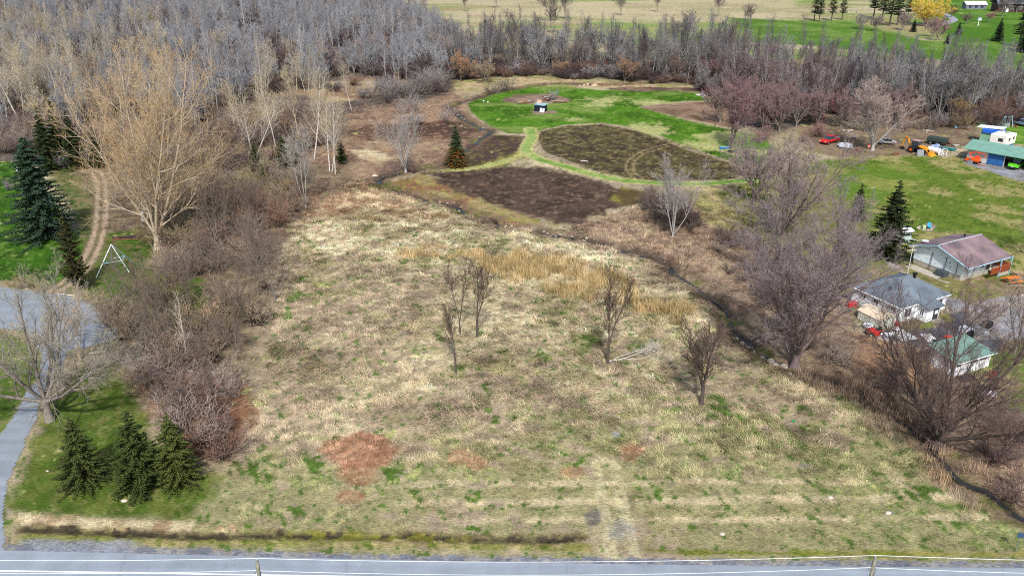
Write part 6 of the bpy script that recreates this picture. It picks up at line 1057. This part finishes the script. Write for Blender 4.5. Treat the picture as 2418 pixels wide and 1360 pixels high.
for px, py, s_, lb in ((294, 1184, .55, 'flat white stone on the lower lawn below the three spruces'), (1960, 1176, .5, 'pale round stone in the lower right meadow'), (1705, 1262, .45, 'pale stone near the road shoulder'), (2097, 1212, .5, 'grey stone with dry stalks at the lower right'), (112, 1112, .25, 'tiny pale stone left of the leftmost bottom spruce'), (885, 418, 1.0, 'white boulder at the creek beside the green moss'), (1640, 1030, .25, 'small pale stone in the right meadow')):
    o = MB().rock((0, 0, -.03), (s_*1.2, s_*.8, s_*.5), int(px)).build('stone', C('white_stone', (196, 184, 170), .9)); o.location = (*G(px, py), 0); tag(o, lb, 'stone')
o = MB().rock((0, 0, 0), (.45, .3, .2), 2).build('plastic_bag', C('bag_green', (20, 140, 80), .4)); o.location = (*G(1873, 998), .15); tag(o, 'small bright green plastic bag on the right meadow', 'bag')
# far buildings
t = thing('far_shed', 'small white-roofed grey shed on the far lawn at the top right', 'shed', G(2303, 22), 0); MB().box((0, 2, 1.3), (12, 5, 2.6)).build('wall', C('far_grey_wall', (120, 120, 140)), t); r = MB(); slab_roof(r, [[(-6.4, -1, 2.6), (6.4, -1, 2.6), (6.4, 2.2, 4.2), (-6.4, 2.2, 4.2)], [(-6.4, 2.2, 4.2), (6.4, 2.2, 4.2), (6.4, 5, 2.6), (-6.4, 5, 2.6)]], .15); r.build('roof', WTR, t)
for x_ in (-3.5, 0, 3.5): MB().box((x_, -.56, 1.3), (1.4, .08, 1.2)).build('window', GLS, t)
t = thing('far_house', 'dark brown house with slate roof in the top right corner', 'house', G(2412, 30), -.1); MB().box((0, 5, 2.4), (26, 9, 4.8)).build('wall', C('brown_brick', (84, 62, 62), .9), t); r = MB(); slab_roof(r, [[(-14, -.5, 4.7), (14, -.5, 4.7), (14, 5, 8), (-14, 5, 8)], [(-14, 5, 8), (14, 5, 8), (14, 10.5, 4.7), (-14, 10.5, 4.7)]], .2); r.build('roof', C('slate_roof', (118, 124, 136), .9), t)
for x_ in (-10, -5.5, -1, 3): wall_window(t, (x_, .42, 2.4), 1.8, 1.5, 'y')
MB().box((-7.8, .42, 1.1), (1.4, .1, 2.2)).build('door', WTR, t)
PW = smooth_line([G(*p) for p in [(2160, 20), (2200, 22), (2230, 34), (2252, 46), (2240, 54), (2210, 62)]], 5); A, B = off(PW, 2.0); tag(ribbon('far_path', A, B, mat('path_grey', S(150, 152, 160), .9), .04), 'grey path curving across the far lawn', kind='structure')
# power line
WIRE = mat('wire_metal', S(226, 230, 232), .5, var=.02); POLE = C('pole_wood', (142, 142, 122), .9, 0, .3, 3, .4)
Yp, Hp = 42.0, 10.0
def at_height(px, py, z): return G(px, py, z)
PO = [(*at_height(607, 1326, Hp), Hp), (*at_height(2066, 1319, Hp), Hp)]
for i, (p, lb) in enumerate(zip(PO, ('weathered power pole at the bottom left of the road, its top only in view', 'weathered power pole at the bottom right of the road, its top only in view'))):
    t = thing('power_pole', lb, 'power pole', (p[0], p[1], 0)); MB().tube((0, 0, -.5), (0, 0, Hp), .17, .12, 10).build('pole', POLE, t, smooth=False)
    MB().lathe((0, 0, Hp), [(.05, 0), (.09, .08), (.05, .22), (.08, .26), (.02, .32)], 8).build('insulator', STL, t); MB().lathe((-.22, 0, Hp-.95), [(.05, 0), (.08, .1), (.04, .22)], 8).build('insulator', STL, t); MB().tube((-.25, 0, Hp-.9), (0, 0, Hp-.95), .03, .03, 4).build('bracket', STL, t)
    b = MB(); b.tube((.05, -.16, Hp-1.6), (.12, -.18, Hp-.6), .03, .03, 5); b.box((.08, -.2, Hp-1.9), (.16, .12, .5)); b.build('cable_box', STL, t)
def wire(p, q_, sag, lb, grp):
    n = 26; pts = [(p[0]+(q_[0]-p[0])*i/n, p[1]+(q_[1]-p[1])*i/n, p[2]+(q_[2]-p[2])*i/n-4*sag*(i/n)*(1-i/n)) for i in range(n+1)]; P = np.array([pts]); v, f_ = tubes(P, np.full((1, n+1), .02), 5)
    tag(link(bpy.data.objects.new('overhead_wire', mesh_np('overhead_wire', v, [f_], [WIRE]))), lb, 'wire', grp)
dx = PO[1][0]-PO[0][0]; PL = (PO[0][0]-dx, PO[0][1]+.6, Hp); PR = (PO[1][0]+dx, PO[1][1]-.4, Hp)
for p, q_, w_ in ((PL, PO[0], 'left of'), (PO[0], PO[1], 'between'), (PO[1], PR, 'right of')):
    lb = {'left of': 'left of the left power pole', 'between': 'between the two power poles', 'right of': 'right of the right power pole'}[w_]
    wire((p[0], p[1], Hp+.3), (q_[0], q_[1], Hp+.3), .42, 'upper pale wire '+lb, 'overhead wires'); wire((p[0]-.22, p[1], Hp-.72), (q_[0]-.22, q_[1], Hp-.72), .5, 'lower pale wire '+lb, 'overhead wires')
# small blue road sign at the right edge
t = thing('road_sign', 'small dark blue sign on a post by the road at the right edge', 'sign', G(2398, 1302), -.3); H = hgt(2398, 1302, 1256); MB().tube((0, 0, 0), (0, 0, H), .035, .035, 5).build('post', STL, t); MB().box((0, -.04, H-.28), (.5, .04, .5)).build('sign_plate', C('sign_blue', (60, 84, 110)), t)
# ---------------------------------------------------------------- rows of alike things: each told apart by its place in the row
ORD = 'leftmost,second,third,fourth,fifth,sixth,seventh,eighth,ninth,tenth,eleventh,twelfth,thirteenth,fourteenth,fifteenth,sixteenth,seventeenth,eighteenth,nineteenth,twentieth,twenty-first,twenty-second,twenty-third,twenty-fourth,twenty-fifth'.split(',')
def ranked(group, text):
    m = [o for o in sc.objects if o.parent is None and o.get('group') == group]
    m.sort(key=lambda o: o.location.x/(o.location.y*CP+CAM_H*SP))
    for i, o in enumerate(m):
        o['label'] = (('leftmost of the ' if i == 0 else 'rightmost of the ' if i == len(m)-1 else ORD[i]+' from the left of the ')+text)
ranked(GA, 'pale golden-tipped aspens before the left wood')
ranked(GL, 'thin bare saplings in the left brush')
ranked(GRD, 'wine-red trees before the right belt')
ranked(GB, 'lone bare trees beyond the grey belt')
ranked(GC, 'dark thin stems by the lower creek')
ranked(GK, 'grey boulders on the near creek bank')
ranked(GE, 'pale poles edging the driveway loop')
ranked(GW, 'two white balls on the garden lawn')
for g, t in (('shrubs in a row behind the upper creek', 'olive-grey shrubs above the garden lawn'), ('reddish shrubs by the rightmost spruce', 'reddish shrubs by the rightmost spruce'), ('wispy shrubs edging the driveway', 'wispy pale shrubs edging the driveway loop'), ('blue-grey shrubs by the blue-green spruce', 'blue-grey shrubs by the big left spruce')): ranked(g, t)
